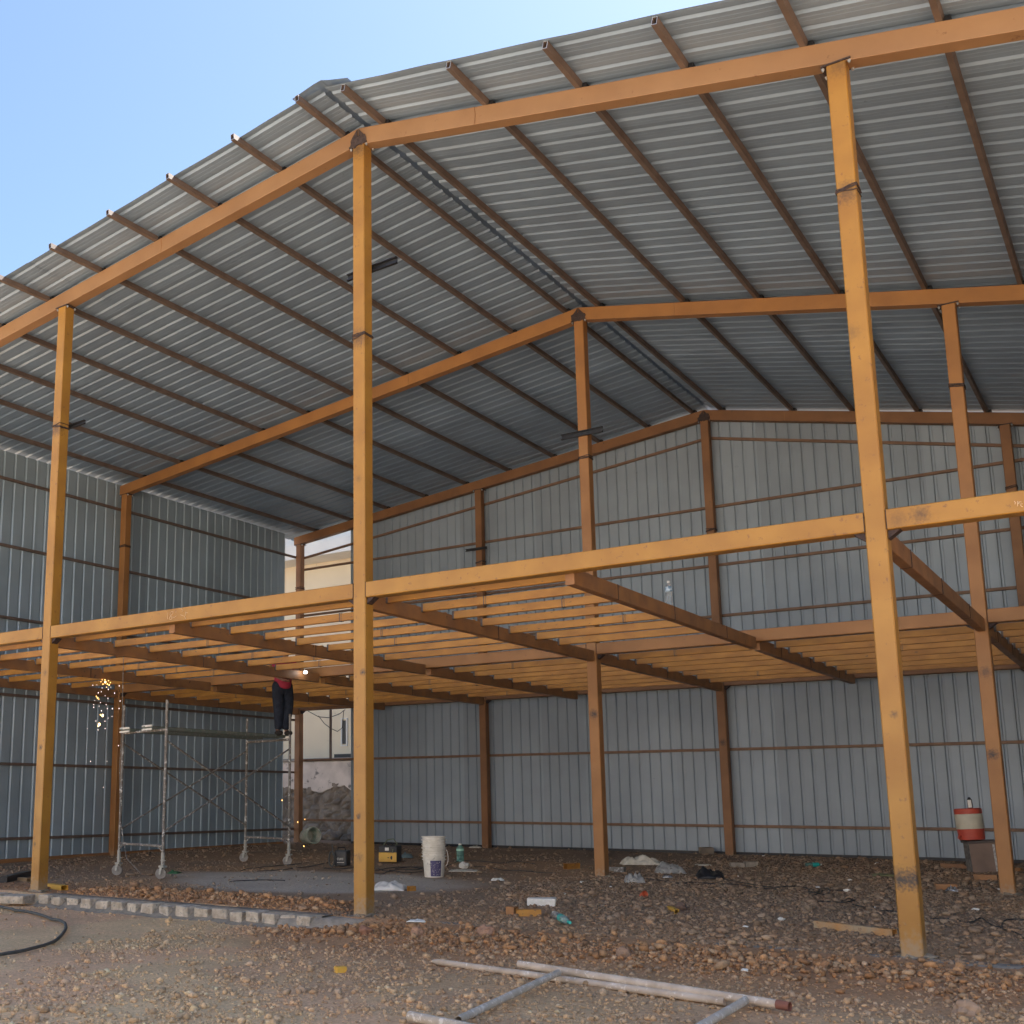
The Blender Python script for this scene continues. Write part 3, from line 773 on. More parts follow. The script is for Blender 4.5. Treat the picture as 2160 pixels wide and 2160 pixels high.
for j in range(n2_):
    for i in range(n1_): F.append((j*(n1_+1)+i, j*(n1_+1)+i+1, (j+1)*(n1_+1)+i+1, (j+1)*(n1_+1)+i))
mb.add(V, F); mb.box(-30, -6, YR+.05, YR+.5, -.2, 1.62)
o = mb.build('masonry', M_RUB, ret); o.location = -Vector(ret.location)
mb = MB(); mb.box(-30, -6, YR-.06, YR+.4, 1.64, 2.26)
o = mb.build('parapet', M_PLAS, ret, bevel=.02); o.location = -Vector(ret.location)
mb = MB(); V = []; F = []
for i in range(201):
    x = -30+i*.12; zb0 = 1.5+.16*mnoise.noise((x*1.4, 0, 0))+.06*mnoise.noise((x*5, 1, 0))
    V += [(x, YR-.085, zb0), (x, YR-.10, 2.24), (x, YR-.07, 2.25), (x, YR-.055, zb0-.02)]
for i in range(200):
    for k in range(4): F.append((i*4+k, (i+1)*4+k, (i+1)*4+(k+1)%4, i*4+(k+1)%4))
mb.add(V, F); o = mb.build('whitewash', M_PLAS, ret); o.location = -Vector(ret.location)
mb = MB(); mb.box(-30.1, -5.9, YR-.14, YR+.45, 2.262, 2.34)
o = mb.build('coping', mat('coping', (.33,.30,.27), None, 4, rough=.9), ret, bevel=.015); o.location = -Vector(ret.location)
for k, (px, py, r, lb) in enumerate(((655, 1762, .22, 'brown boulder at the foot of the retaining wall, behind the tipped pot'), (735, 1768, .2, 'flat grey boulder between the retaining wall and the ridge column'),
                                 (700, 1740, .26, 'dark boulder leaning on the stone retaining wall'))):
    p_ = G(px, py); mb = MB(); mb.blob((0, 0, r*.45), (r, r*.8, r*.7), 3, .3, seed=k+3)
    p_.y = 13.6+.15*k; p_.x = on_y(px, py, p_.y).x
    tag(mb.build('boulder', M_RUB, loc=(p_.x, p_.y, gh(p_.x, p_.y)-.03)), lb, 'boulder')

# ------------------------------------------------------------------ rolling scaffold
def zfor(x, y, py):
    d0 = Vector((x, y, 0))-CAM; k = (PPY-py)/FPX
    # (d0+z e3).UP = k (d0+z e3).FW
    return (k*d0.dot(FW)-d0.dot(UP))/(UP.z-k*FW.z)
wp = [G(250, 1846), G(342, 1855), G(517, 1818), G(609, 1825)]
e1 = ((wp[1]-wp[0])+(wp[3]-wp[2]))/2; e2 = ((wp[2]-wp[0])+(wp[3]-wp[1]))/2
cen = (wp[0]+wp[1]+wp[2]+wp[3])/4
cor = [cen-e1/2-e2/2, cen+e1/2-e2/2, cen-e1/2+e2/2, cen+e1/2+e2/2]
for c_ in cor: c_.z = gh(c_.x, c_.y)
M_SC = mat('paint_spattered_tube', (.25,.235,.215), (.15,.13,.115), 9, rough=.75, bump=.4, bscale=70, speck=(.66,.65,.62), speck_thr=.58, speck_scale=16)
M_SCG = mat('green_deck_rail', (.15,.19,.165), (.22,.23,.20), 8, rough=.65, speck=(.4,.42,.4), speck_thr=.62)
M_CAST = mat('pale_caster', (.46,.45,.40), (.32,.31,.28), 20, rough=.5, speck=(.2,.18,.16), speck_thr=.63)
scaf = empty('scaffold_tower', cen); tag(scaf, 'rolling scaffold tower with paint spattered tubes, cross braces and pale casters under the mezzanine', 'scaffold')
cl = [c_-cen for c_ in cor]
tops = [zfor(cor[0].x, cor[0].y, 1497), zfor(cor[1].x, cor[1].y, 1492), zfor(cor[2].x, cor[2].y, 1502), zfor(cor[3].x, cor[3].y, 1498)]
decks = [zfor(cor[0].x, cor[0].y, 1546), zfor(cor[1].x, cor[1].y, 1546), zfor(cor[2].x, cor[2].y, 1548), zfor(cor[3].x, cor[3].y, 1550)]
print('scaffold', [tuple(round(v, 2) for v in c_) for c_ in cor], [round(t, 2) for t in tops], [round(t, 2) for t in decks])
ZD = sum(decks)/4; TOP = sum(tops)/4
def L_(i, z): return Vector((cl[i].x, cl[i].y, z-cen.z))
for i in range(4):
    mb = MB(); z0 = cor[i].z+.30
    mb.tube([L_(i, z0), L_(i, 1.0), L_(i, TOP)], .024, 10)
    mb.build('upright', M_SC, scaf, smooth=True)
    mb = MB()
    mb.tube([L_(i, z0+.10), L_(i, z0-.09)], .030, 10)
    mb.tube([L_(i, z0-.02)+Vector((-.05,0,0)), L_(i, z0-.02)+Vector((.06,0,0))], .009, 6)
    mb.box(*[v for v in (L_(i, 0).x-.05, L_(i, 0).x+.05, L_(i, 0).y-.04, L_(i, 0).y+.04)], cor[i].z+.175-cen.z, cor[i].z+.205-cen.z)
    for s_ in (-.034, .034):
        mb.bar(L_(i, cor[i].z+.185)+Vector((0, s_, 0)), L_(i, cor[i].z+.07)+Vector((-.035, s_, 0)), .05, .006, ch=.001, up=(0,1,0))
    cs = mb.build('caster', M_CAST, scaf)
    mb = MB(); c0 = L_(i, cor[i].z+.083)+Vector((-.035, 0, 0))
    ring = []
    o_ = []
    for (r, t) in ((.03,-.02),(.078,-.024),(.085,-.014),(.085,.014),(.078,.024),(.03,.02)): o_.append((r, t))
    mbw = MB(); mbw.lathe(o_, 24); 
    mb.add([(c0.x+v[0]*.76+v[2]*.65, c0.y+v[0]*.65-v[2]*.76, c0.z+v[1]) for v in mbw.v], mbw.f)
    mb.build('wheel', mat('caster_wheel%d' % i, (.36,.33,.30), (.25,.22,.2), 20, rough=.6), cs, smooth=True)
def tube_part(name, a, b, r=.018, m=M_SC, parent=None):
    mb = MB(); mb.tube([a, (Vector(a)+Vector(b))/2, b], r, 8); return mb.build(name, m, parent or scaf, smooth=True)
zl = zfor(cor[0].x, cor[0].y, 1779); zh = zfor(cor[0].x, cor[0].y, 1568); zb_ = zfor(cor[0].x, cor[0].y, 1750)
for a, b in ((0, 1), (2, 3)):
    tube_part('ledger', L_(a, zl), L_(b, zl), .020); tube_part('ledger', L_(a, ZD-.05), L_(b, ZD-.05), .022)
    mb = MB()
    for s, e in ((a, b), (b, a)):
        dv = (cl[e]-cl[s]).normalized(); c0 = L_(s, zl)
        mb.prism([(0, 0)]*0 or [(0,0),(.001,0),(.001,.001)], 0, .0001)
    tube_part('brace_stub', L_(a, zl-.09), L_(a, zl)+(cl[b]-cl[a])*.12, .012); tube_part('brace_stub', L_(b, zl-.09), L_(b, zl)+(cl[a]-cl[b])*.12, .012)
for a, b in ((0, 2), (1, 3)):
    tube_part('cross_brace', L_(a, zh), L_(b, zb_), .016); tube_part('cross_brace', L_(a, zb_), L_(b, zh), .016)
M_WHT = mat('white_end', (.84,.83,.78), (.74,.72,.66), 30, rough=.6)
for k, t in enumerate((.22, .74)):
    a_ = cl[0].lerp(cl[1], t); b_ = cl[2].lerp(cl[3], t); dv = (b_-a_).normalized(); sd_ = (cl[1]-cl[0]).normalized()
    mb = MB()
    a_ = a_-dv*.18; b_ = b_+dv*.10
    zz = ZD+.02-cen.z
    mb.bar(a_+Vector((0,0,zz)), b_+Vector((0,0,zz)), .22, .022, ch=.003)
    for s_ in (-.10, .10):
        mb.bar(a_+sd_*s_+Vector((0,0,zz-.03)), b_+sd_*s_+Vector((0,0,zz-.03)), .03, .035, ch=.003)
    pk = mb.build('deck_plank', M_SCG, scaf)
    mb = MB()
    mb.bar(a_-dv*.012+sd_*-.15+Vector((0,0,zz+.012)), a_-dv*.012+sd_*.15+Vector((0,0,zz+.012)), .012, .028, ch=.003)
    mb.bar(a_-dv*.012+sd_*-.15+Vector((0,0,zz-.042)), a_-dv*.012+sd_*.15+Vector((0,0,zz-.042)), .012, .028, ch=.003)
    mb.build('plank_end', M_WHT, pk)
mb = MB(); p0_ = L_(0, 3.6)+Vector((-.03, -.03, 0))
mb.tube([p0_, p0_+Vector((.02,0,-1.0)), p0_+Vector((.0,0,-1.9)), p0_+Vector((.06,-.0,-2.7)), p0_+Vector((.35,-.1,-3.3)), p0_+Vector((.8,-.2,-3.52))], .006, 5)
mb.build('hanging_cable', M_SC, scaf)

# ------------------------------------------------------------------ welder standing on the deck
def skin(nodes, edges, root, name, m, parent, extra=None, sub=2):
    names = list(nodes); idx = {n_: i for i, n_ in enumerate(names)}
    me = bpy.data.meshes.new(name); me.from_pydata([nodes[n_][0] for n_ in names], [(idx[a], idx[b]) for a, b in edges], [])
    ob = bpy.data.objects.new(name, me); C.objects.link(ob)
    md = ob.modifiers.new('k', 'SKIN'); md.use_smooth_shade = True
    for i, n_ in enumerate(names):
        r = nodes[n_][1]; sv = me.skin_vertices[0].data[i]; sv.radius = (r, r) if not isinstance(r, tuple) else r
        sv.use_root = (n_ == root)
    s2 = ob.modifiers.new('s', 'SUBSURF'); s2.levels = sub; s2.render_levels = sub
    dg = bpy.context.evaluated_depsgraph_get(); dg.update()
    me2 = bpy.data.meshes.new_from_object(ob.evaluated_get(dg)); bpy.data.objects.remove(ob, do_unlink=True)
    V = [tuple(v.co) for v in me2.vertices]; F = [tuple(p.vertices) for p in me2.polygons]
    mb = MB(); mb.add(V, F)
    if extra: extra(mb)
    return mb.build(name, m, parent, smooth='all')
pl_ = cen+((cl[0]+cl[1])/2).lerp((cl[2]+cl[3])/2, .985)+(cl[1]-cl[0])*.36; pf = Vector((pl_.x, pl_.y, 0))
def PX(p_):
    d_ = Vector(p_)-CAM; return (round(PPX+FPX*d_.dot(RT)/d_.dot(FW)), round(PPY-FPX*d_.dot(UP)/d_.dot(FW)))
print('person foot px', PX((pf.x, pf.y, ZD)), 'want 590,1538')
M_SKIN = mat('skin', (.26,.14,.09), (.22,.12,.08), 20, rough=.6)
per = empty('person', (pf.x, pf.y, ZD+.034), (0, 0, math.radians(-25)))
tag(per, 'person in red shirt and navy trousers welding from the scaffold deck', 'person')
# local frame: +x is the way the worker faces
N_ = dict(pel=((0,0,.93),(.115,.15)), spi=((.02,0,1.10),(.10,.125)), che=((.06,0,1.27),(.11,.155)), neb=((.10,0,1.40),(.055,.06)), nek=((.13,0,1.47),.05), hd=((.16,0,1.53),.055),
          lh=((0,.09,.86),.085), lk=((.05,.11,.50),.058), la=((0,.08,.09),.042), lf=((.05,.085,.035),.038), lt=((.17,.10,.028),.03),
          rh=((0,-.09,.86),.085), rk=((.03,-.10,.50),.058), ra=((-.03,-.08,.09),.042), rf=((.02,-.085,.035),.038), rt=((.14,-.10,.028),.03),
          ls=((.07,.18,1.34),.058), le=((.18,.24,1.10),.042), lw=((.36,.10,1.02),.028), lp=((.42,.06,1.03),(.018,.036)),
          rs=((.07,-.18,1.34),.058), re=((.16,-.26,1.10),.042), rw=((.36,-.15,.98),.028), rp=((.42,-.11,.97),(.018,.036)))
E_ = [('pel','spi'),('spi','che'),('che','neb'),('neb','nek'),('nek','hd'),('pel','lh'),('lh','lk'),('lk','la'),('la','lf'),('lf','lt'),
      ('pel','rh'),('rh','rk'),('rk','ra'),('ra','rf'),('rf','rt'),('che','ls'),('ls','le'),('le','lw'),('lw','lp'),('che','rs'),('rs','re'),('re','rw'),('rw','rp')]
def hands_head(mb):
    for s, wp_ in ((1, Vector((.42,.06,1.03))), (-1, Vector((.42,-.11,.97)))):
        for k in range(4):
            b0_ = wp_+Vector((.015, (k-1.5)*.018, .012)); ln = (.9, 1.0, .95, .75)[k]
            mb.tube([b0_, b0_+Vector((.03*ln, 0, .004)), b0_+Vector((.046*ln, 0, -.016)), b0_+Vector((.034*ln, 0, -.036)), b0_+Vector((.018*ln, 0, -.040))], [.0085,.0085,.008,.0075,.006], 7)
        b0_ = wp_+Vector((-.015, -s*.03, 0))
        mb.tube([b0_, b0_+Vector((.025, -s*.014, -.012)), b0_+Vector((.045, -s*.004, -.026))], [.010,.0095,.007], 7)
    hc = Vector((.185, 0, 1.585))
    mb.blob(hc, (.092, .073, .115), 3, .03, seed=1, freq=1)
    mb.blob(hc+Vector((.090, 0, -.012)), (.018, .012, .022), 2, 0)                    # nose
    for s in (-1, 1):
        mb.blob(hc+Vector((.078, s*.028, .012)), (.012, .013, .009), 2, 0)          # eyes
        mb.blob(hc+Vector((0, s*.075, -.005)), (.018, .008, .028), 2, 0)            # ears
    mb.blob(hc+Vector((.078, 0, -.048)), (.012, .025, .007), 2, 0)                    # mouth
    mb.blob(hc+Vector((.055, 0, -.085)), (.03, .03, .025), 2, 0)
skin(N_, E_, 'pel', 'body', M_SKIN, per, hands_head)
mb = MB(); mb.blob((.170, 0, 1.625), (.100, .083, .088), 3, .08, seed=4); mb.build('hair', mat('hair', (.012,.010,.009), None, 20, rough=.7), per, smooth='all')
Tn = dict(pel=((0,0,.95),(.14,.19)), lh=((0,.095,.84),(.13,.125)), lm=((.03,.10,.66),.118), lk=((.05,.085,.48),.112), lc=((.02,.07,.28),.095), la=((0,.065,.09),.075),
          rh=((0,-.095,.84),(.13,.125)), rm=((.02,-.10,.66),.118), rk=((.03,-.08,.48),.112), rc=((0,-.07,.28),.095), ra=((-.03,-.065,.09),.075), w=((.0,0,1.03),(.135,.175)))
skin(Tn, [('w','pel'),('pel','lh'),('lh','lm'),('lm','lk'),('lk','lc'),('lc','la'),('pel','rh'),('rh','rm'),('rm','rk'),('rk','rc'),('rc','ra')], 'pel', 'trousers',
     mat('navy_cloth', (.018,.026,.045), (.012,.016,.028), 12, rough=.9, bump=.4, bscale=25), per)
Sn = dict(h=((0,0,.81),(.20,.245)), w=((.01,0,1.06),(.15,.19)), c=((.06,0,1.27),(.125,.17)), n=((.10,0,1.385),.085), ls=((.07,.18,1.34),.08), le=((.13,.22,1.20),.068),
          rs=((.07,-.18,1.34),.08), re=((.12,-.23,1.20),.068))
skin(Sn, [('h','w'),('w','c'),('c','n'),('c','ls'),('ls','le'),('c','rs'),('rs','re')], 'c', 'shirt',
     mat('crimson_cloth', (.42,.035,.075), (.33,.028,.06), 9, rough=.9, bump=.4, bscale=20), per)
for s, ox in ((1, 0), (-1, -.03)):
    mb = MB(); mb.blob((ox+.075, s*.09, .035), (.145, .055, .05), 3, .08, seed=2)
    mb.build('shoe', mat('shoe%d' % s, (.03,.025,.022), None, 20, rough=.7), per, smooth='all')
# electrode holder and the arc it strikes
arc = on_y(644, 1418, pf.y-.05)
eh = empty('electrode_holder', arc); tag(eh, 'electrode holder with a blinding white arc in the hand of the person on the scaffold', 'welding tool')
mb = MB(); hv = Vector((-.12, .02, -.02)); mb.tube([hv*1.0, hv*2.2], [.013, .016], 8); mb.build('grip', M_BLK, eh)
mb = MB(); mb.tube([(0, 0, 0), hv*1.05], .003, 6); mb.build('rod', M_GALV, eh)
mb = MB(); mb.blob((.005, 0, 0), (.034, .03, .026), 2, .15, seed=3); mb.build('arc', mat('arc', (1,1,1), emit=(1,.96,.92), estr=9), eh, smooth='all')

# sparks
M_SPK = mat('hot_spark', (1,.5,.15), emit=(1,.50,.14), estr=2.2); M_SPKW = mat('white_spark', (1,.85,.6), emit=(1,.62,.26), estr=3)
M_SPKD = mat('cooling_spark', (.6,.5,.5), emit=(.9,.72,.66), estr=.8)
mb = MB(); ox, oy, sc = 180, 1400, .0828
YS = 3.4
def spk(px, py, r, mi, y=YS):
    p_ = on_y(px, py, y); r *= .72; mb.blob(p_, (r, r*.8, r*rnd.uniform(.9, 1.8)), 1, .3, seed=px, mi=mi)
for x, y_, r, k in ((510,470,.022,1),(590,430,.012,0),(450,520,.012,0),(560,520,.016,0),(610,540,.014,0),(400,460,.010,0),(430,410,.010,0),(640,480,.010,0),(540,600,.010,0),(500,410,.012,0),
                    (310,870,.016,0),(280,830,.010,0),(345,900,.009,0),(440,1320,.026,1),(385,1300,.012,0),(355,1550,.032,1),(330,1590,.014,1),
                    (190,550,.010,2),(290,540,.008,2),(430,615,.009,2),(585,655,.010,2),(650,600,.009,2),(865,565,.011,2),(745,750,.011,2),(885,950,.010,2),(330,740,.011,2),(405,715,.009,2),
                    (235,935,.008,2),(215,1040,.009,2),(385,990,.009,2),(215,1110,.010,2),(350,1080,.008,2),(530,1045,.009,2),(560,1140,.010,2),(690,1145,.012,2),(860,1140,.011,2),
                    (410,1200,.012,2),(270,1460,.012,2),(500,1465,.014,2),(580,1385,.009,2),(680,1340,.008,2),(325,1685,.013,2),(505,1650,.010,2),(575,885,.010,2),(505,815,.008,2),(50,1655,.008,2)):
    spk(ox+x*sc, oy+y_*sc, r, k)
for px, py in ((250,1573),(218,1661),(226,1606),(191,1606)): spk(px, py, .010, 2)
for px, py in ((595,1688),(611,1712),(655,1870),(641,1785),(643,1728),(628,1734)): spk(px, py, .011, 0, 6.2)
tag(mb.build('welding_sparks', [M_SPK, M_SPKW, M_SPKD]), 'orange and white sparks raining down left of the scaffold', 'sparks', kind='stuff')

# ------------------------------------------------------------------ things lying about
def mpp(p): return (Vector(p)-CAM).dot(FW)/FPX
def put(name, label, cat, px, py, rot=(0,0,0), dz=0.0, **kw):
    p_ = G(px, py); e = empty(name, (p_.x, p_.y, p_.z+dz), rot); tag(e, label, cat, **kw); return e, mpp(p_)

# stacked buckets
M_BKT = mat('dirty_white_plastic', (.84,.80,.72), (.70,.66,.58), 10, rough=.5, speck=(.36,.33,.29), speck_thr=.62, speck_scale=14)
gp = 'white buckets nested in one stack'
p_ = G(916, 1850); k_ = mpp(p_); HT = 84*k_
hb_ = HT*.60; r0 = 20.5*k_; r1 = 24*k_
def bucket_prof(h, ra, rb): return [(ra*.96, 0), (ra, .012), (ra+(rb-ra)*.72, h*.70), (rb*1.06, h*.705), (rb*1.07, h*.735), (rb*.985, h*.745), (rb*1.0, h*.83), (rb*1.10, h*.835), (rb*1.11, h*.87), (rb*1.0, h*.88), (rb*1.0, h*.965), (rb*1.08, h*.967), (rb*1.08, h), (rb*.97, h), (rb*.95, h*.9), (ra*.9, .02), (0.0004, .02)]
labs = ['dirty white bucket with a purple printed panel, bottom of the stack on the floor', 'white bucket rim nested second in the stack', 'topmost white bucket of the nested stack']
for q in range(3):
    e = empty('bucket', (p_.x, p_.y, p_.z+.001+q*HT*.20)); tag(e, labs[q], 'bucket', gp)
    mb = MB(); mb.lathe(bucket_prof(hb_, r0, r1), 32); mb.build('tub', M_BKT, e, smooth=True)
    if q == 0:
        # printed panel wrapped on the side that faces the yard
        d = (CAM-p_); a0 = math.atan2(d.y, d.x); M_PUR = mat('purple_print', (.075,.06,.16), (.11,.10,.2), 40, rough=.5)
        mb = MB(); nn = 12; rr = lambda z: r0+(r1-r0)*(z/(hb_*.70))*.72+.002
        V = []; F = []
        for i in range(nn+1):
            a = a0-.35+1.05*i/nn
            for z in (hb_*.05, hb_*.69): V.append((rr(z)*math.cos(a), rr(z)*math.sin(a), z))
        for i in range(nn): F.append((2*i, 2*i+2, 2*i+3, 2*i+1))
        mb.add(V, F); lbp = mb.build('print_panel', M_PUR, e)
        mb = MB(); qq = random.Random(3)
        for i in range(46):
            a = a0-.32+.95*qq.random(); z = hb_*qq.uniform(.09, .63); w_ = qq.uniform(.006, .018); R_ = rr(z)+.0015
            mb.tube([(R_*math.cos(a), R_*math.sin(a), z), (R_*math.cos(a+w_*2), R_*math.sin(a+w_*2), z+qq.uniform(-.012, .012))], .0022, 4)
        mb.build('print_marks', M_WHT, lbp)
        mb = MB(); s_ = [(r1*1.04*math.cos(a0+.9+t), r1*1.04*math.sin(a0+.9+t)+.0, 0) for t in ()]
        pth = []
        for t in range(13):
            u = t/12*math.pi; side = Vector((math.cos(a0+1.2), math.sin(a0+1.2), 0)); cr = Vector((-math.sin(a0+1.2), math.cos(a0+1.2), 0))
            pth.append(side*(r1*1.04+.05*math.sin(u))+Vector((0,0,hb_*1.15))+Vector((0, 0, -.16))*(1-math.cos(u))*.5*1.6+cr*.0)
        mb.tube(pth, .004, 6); mb.build('handle', M_WHT, e, smooth=True)

# plastic bottle builder
def bottle(e, h, r, body, capm, labm=None, lab=(.55,.72)):
    mb = MB(); mb.lathe([(r*.75,0),(r,.01*h),(r,.16*h),(r*.93,.18*h),(r,.2*h),(r,.36*h),(r*.93,.38*h),(r,.40*h),(r,.70*h),(r*.85,.78*h),(r*.42,.89*h),(r*.36,.90*h),(r*.36,.93*h)], 20)
    b_ = mb.build('bottle_body', body, e, smooth=True)
    mb = MB(); mb.lathe([(r*.42,.915*h),(r*.42,.985*h),(r*.38,h)], 14); mb.build('cap', capm, e, smooth=True)
    if labm: mb = MB(); mb.lathe([(r*1.01,lab[0]*h),(r*1.02,(lab[0]+lab[1])/2*h),(r*1.01,lab[1]*h)], 24); mb.build('label', labm, e, smooth=True)
M_CLR = mat('clear_plastic', (.80,.86,.88), (.72,.78,.80), 10, rough=.12, trans=.75)
M_GRN = mat('green_plastic', (.30,.55,.48), (.25,.48,.42), 10, rough=.15, trans=.6)
M_TEAL = mat('teal_print', (.02,.42,.36), (.03,.50,.42), 15, rough=.45)
M_BLU = mat('pale_blue_print', (.62,.72,.78), (.10,.22,.34), 30, rough=.45)
bp_ = on_x(1411, 1249, 2.52)
e = empty('water_bottle', (2.52, bp_.y, 3.556)); tag(e, 'clear water bottle with white cap standing on the bare girder', 'bottle')
bottle(e, 54*mpp(bp_), .043, M_CLR, M_WHT, M_BLU, (.56,.75))
e, k_ = put('water_bottle', 'greenish bottle standing on the floor behind the bucket stack', 'bottle', 971, 1818); bottle(e, 38*k_, 8*k_, M_GRN, M_WHT, mat('mint_print', (.35,.62,.5), None, 10), (.6,.72))
pa, pb = G(1170, 1936), G(1203, 1962); d = pb-pa; an = math.atan2(d.y, d.x)
e = empty('water_bottle', (pa.x, pa.y, pa.z+.035), (0, math.radians(88), an)); tag(e, 'clear bottle with teal band and teal cap lying on the stones near the sill', 'bottle'); bottle(e, max(.26, d.length), .04, M_CLR, M_TEAL, M_TEAL, (.42,.6))
pa, pb = G(1700, 1829), G(1744, 1829); d = pb-pa; an = math.atan2(d.y, d.x)
e = empty('water_bottle', (pa.x, pa.y, pa.z+.035), (0, math.radians(88), an)); tag(e, 'small teal bottle lying far back on the stones in front of the back wall', 'bottle'); bottle(e, .27, .035, M_GRN, M_WHT, M_TEAL, (.4,.8))

# welding machines
e, k_ = put('welding_machine', 'yellow fronted black welding machine beside the ridge column', 'welder', 818, 1821, (0, 0, math.radians(20)))
W_, H_, L2 = 40*k_, 36*k_, .36
mb = MB(); mb.box(-W_/2, W_/2, 0, L2, .02, H_); mb.build('case', M_BLK, e, bevel=.012)
M_YEL = mat('yellow_panel', (.78,.46,.07), (.68,.38,.06), 8, rough=.45)
mb = MB(); mb.box(-W_/2+.005, W_/2-.005, -.012, -.001, .025, H_*.62); fp = mb.build('front_panel', M_YEL, e, bevel=.004)
mb = MB(); mb.box(.0, .03, -.017, -.0125, H_*.3, H_*.34); mb.tube([(.07, -.03, H_*.32), (.07, -.0125, H_*.32)], .018, 10); mb.box(.06, .085, -.019, -.0125, H_*.22, H_*.42); mb.build('control_knob', M_BLK, fp)
mb = MB(); mb.box(-.05, .02, -.008, -.001, H_*.72, H_*.9); mb.build('badge', M_WHT, e)
mb = MB(); mb.tube([(-W_*.3, .05, H_), (-W_*.1, .12, H_+.10), (W_*.2, .16, H_+.12), (W_*.42, .14, H_+.03), (W_*.3, .02, H_-.02), (W_*.28, -.02, H_*.6)], .009, 6); mb.build('lead', mat('green_lead', (.20,.24,.15), None, 10), e, smooth=True)
mb = MB(); mb.tube([(-.07, .1, H_), (-.06, .1, H_+.05), (.06, .1, H_+.05), (.07, .1, H_)], .009, 6); mb.build('handle', M_BLK, e, smooth=True)
e, k_ = put('welding_machine', 'small black welding machine with white lettering left of the ridge column', 'welder', 718, 1829, (0, 0, math.radians(24)))
W_, H_ = 27*k_, 34*k_
mb = MB(); mb.box(-W_/2, W_/2, 0, .34, .015, H_); mb.build('case', mat('navy_black_case', (.028,.032,.042), None, 20, rough=.4), e, bevel=.02)
mb = MB(); mb.tube([(-.07, .1, H_-.01), (-.06, .1, H_+.05), (.06, .1, H_+.05), (.07, .1, H_-.01)], .010, 6); mb.build('handle', M_BLK, e, smooth=True)
mb = MB()
def glyph(mb, pls, x, z, s):
    for pl in pls: mb.tube([(x+a*s, -.003, z+b*s) for a, b in pl], .0045, 5)
GL = {'C': [[(1,1.5),(.5,1.9),(0,1.5),(0,.4),(.5,0),(1,.4)]], 'U': [[(0,1.9),(0,.4),(.5,0),(1,.4),(1,1.9)]], 'M': [[(0,0),(0,1.9),(.5,.9),(1,1.9),(1,0)]], 'I': [[(.3,0),(.3,1.9)]]}
xx = -.055
for ch in 'CUMI': glyph(mb, GL[ch], xx, H_*.42, .020); xx += .031
mb.tube([(-.06, -.003, H_*.28), (.065, -.003, H_*.28)], .005, 5)
mb.build('lettering', M_WHT, e)
mb = MB(); q0 = Vector((-W_*.62, -.05, 0))
for t in range(3):
    mb.tube([q0+Vector((.10*math.cos(a)*.5, -.02*t, .14+.13*math.sin(a))) for a in [i*math.pi/8 for i in range(17)]], .010, 6)
mb.tube([q0+Vector((.02,0,.2)), q0+Vector((.0,.02,.34)), q0+Vector((-.01,.04,.40))], .009, 6)
mb.build('coiled_lead', mat('grey_lead', (.10,.105,.10), None, 10), e, smooth=True)

# drinking water jug on a small cabinet
CB = G(2085, 1841); k_ = mpp(CB); cx_, cw, chh = CB, 57*k_, 66*k_
e = empty('small_cabinet', (CB.x, CB.y, CB.z), (0, math.radians(-3.0), math.radians(20))); tag(e, 'brown weathered cabinet with a white strip standing by the middle right column', 'cabinet')
mb = MB(); mb.box(-cw/2, cw/2, 0, .38, .0, chh-.035); mb.build('case', mat('brown_laminate', (.24,.17,.135), (.19,.135,.11), 5, rough=.7, bump=.2), e, bevel=.006)
mb = MB(); mb.box(-cw/2-.03, cw/2+.02, -.02, .40, chh-.034, chh); mb.build('top', mat('dark_board', (.11,.09,.085), None, 6, rough=.6), e, bevel=.005)
mb = MB(); mb.box(cw*.27, cw*.34, -.006, -.001, .02, chh-.06); mb.build('strip', mat('white_strip', (.62,.62,.6), (.3,.3,.3), 30, rough=.5), e)
mb = MB(); mb.box(-cw/2-.006, -cw/2-.0005, .0, .36, .0, chh-.04); mb.build('side_panel', mat('peeled_side', (.26,.25,.23), (.12,.10,.09), 18, rough=.8), e)
JP = Vector((CB.x-.20, CB.y+.16, CB.z+chh+.002)); k_ = mpp(JP); jr = 26.5*k_; jh = 66*k_
M_RED = mat('red_plastic', (.56,.085,.05), (.48,.07,.045), 8, rough=.5, speck=(.5,.3,.25), speck_thr=.72)
M_JW = mat('ivory_plastic', (.62,.59,.47), (.55,.52,.42), 8, rough=.5, speck=(.2,.24,.22), speck_thr=.69, speck_scale=20)
e = empty('water_jug', JP, (0, math.radians(-3), 0)); tag(e, 'red and ivory drinking water jug standing on the brown cabinet', 'jug')
mb = MB(); mb.lathe([(jr*.8,0),(jr*.93,.01),(jr*.97,jh*.35)], 32); mb.build('base', M_RED, e, smooth=True)
mb = MB(); mb.lathe([(jr*.975,jh*.351),(jr*1.0,jh*.38),(jr*1.0,jh*.80),(jr*.98,jh*.82)], 32); mb.build('body', M_JW, e, smooth=True)
mb = MB(); mb.lathe([(jr*.97,jh*.821),(jr*1.0,jh*.83),(jr*1.0,jh*.97),(jr*.9,jh*1.0),(jr*.4,jh*1.0)], 32); mb.build('lid', M_RED, e, smooth=True)
mb = MB(); a0 = math.atan2(CAM.y-JP.y, CAM.x-JP.x); u_ = Vector((math.cos(a0-.9), math.sin(a0-.9), 0))
mb.tube([u_*jr*.9+Vector((0,0,.07)), u_*jr*1.15+Vector((0,0,.07)), u_*jr*1.2+Vector((0,0,.03))], .014, 8); mb.build('tap', M_RED, e, smooth=True)
e = empty('glass_bottle', JP+Vector((.02, 0, jh+.002)), (math.radians(2), math.radians(-3), 0)); tag(e, 'small dark bottle with a white front standing on the red and ivory jug', 'bottle')
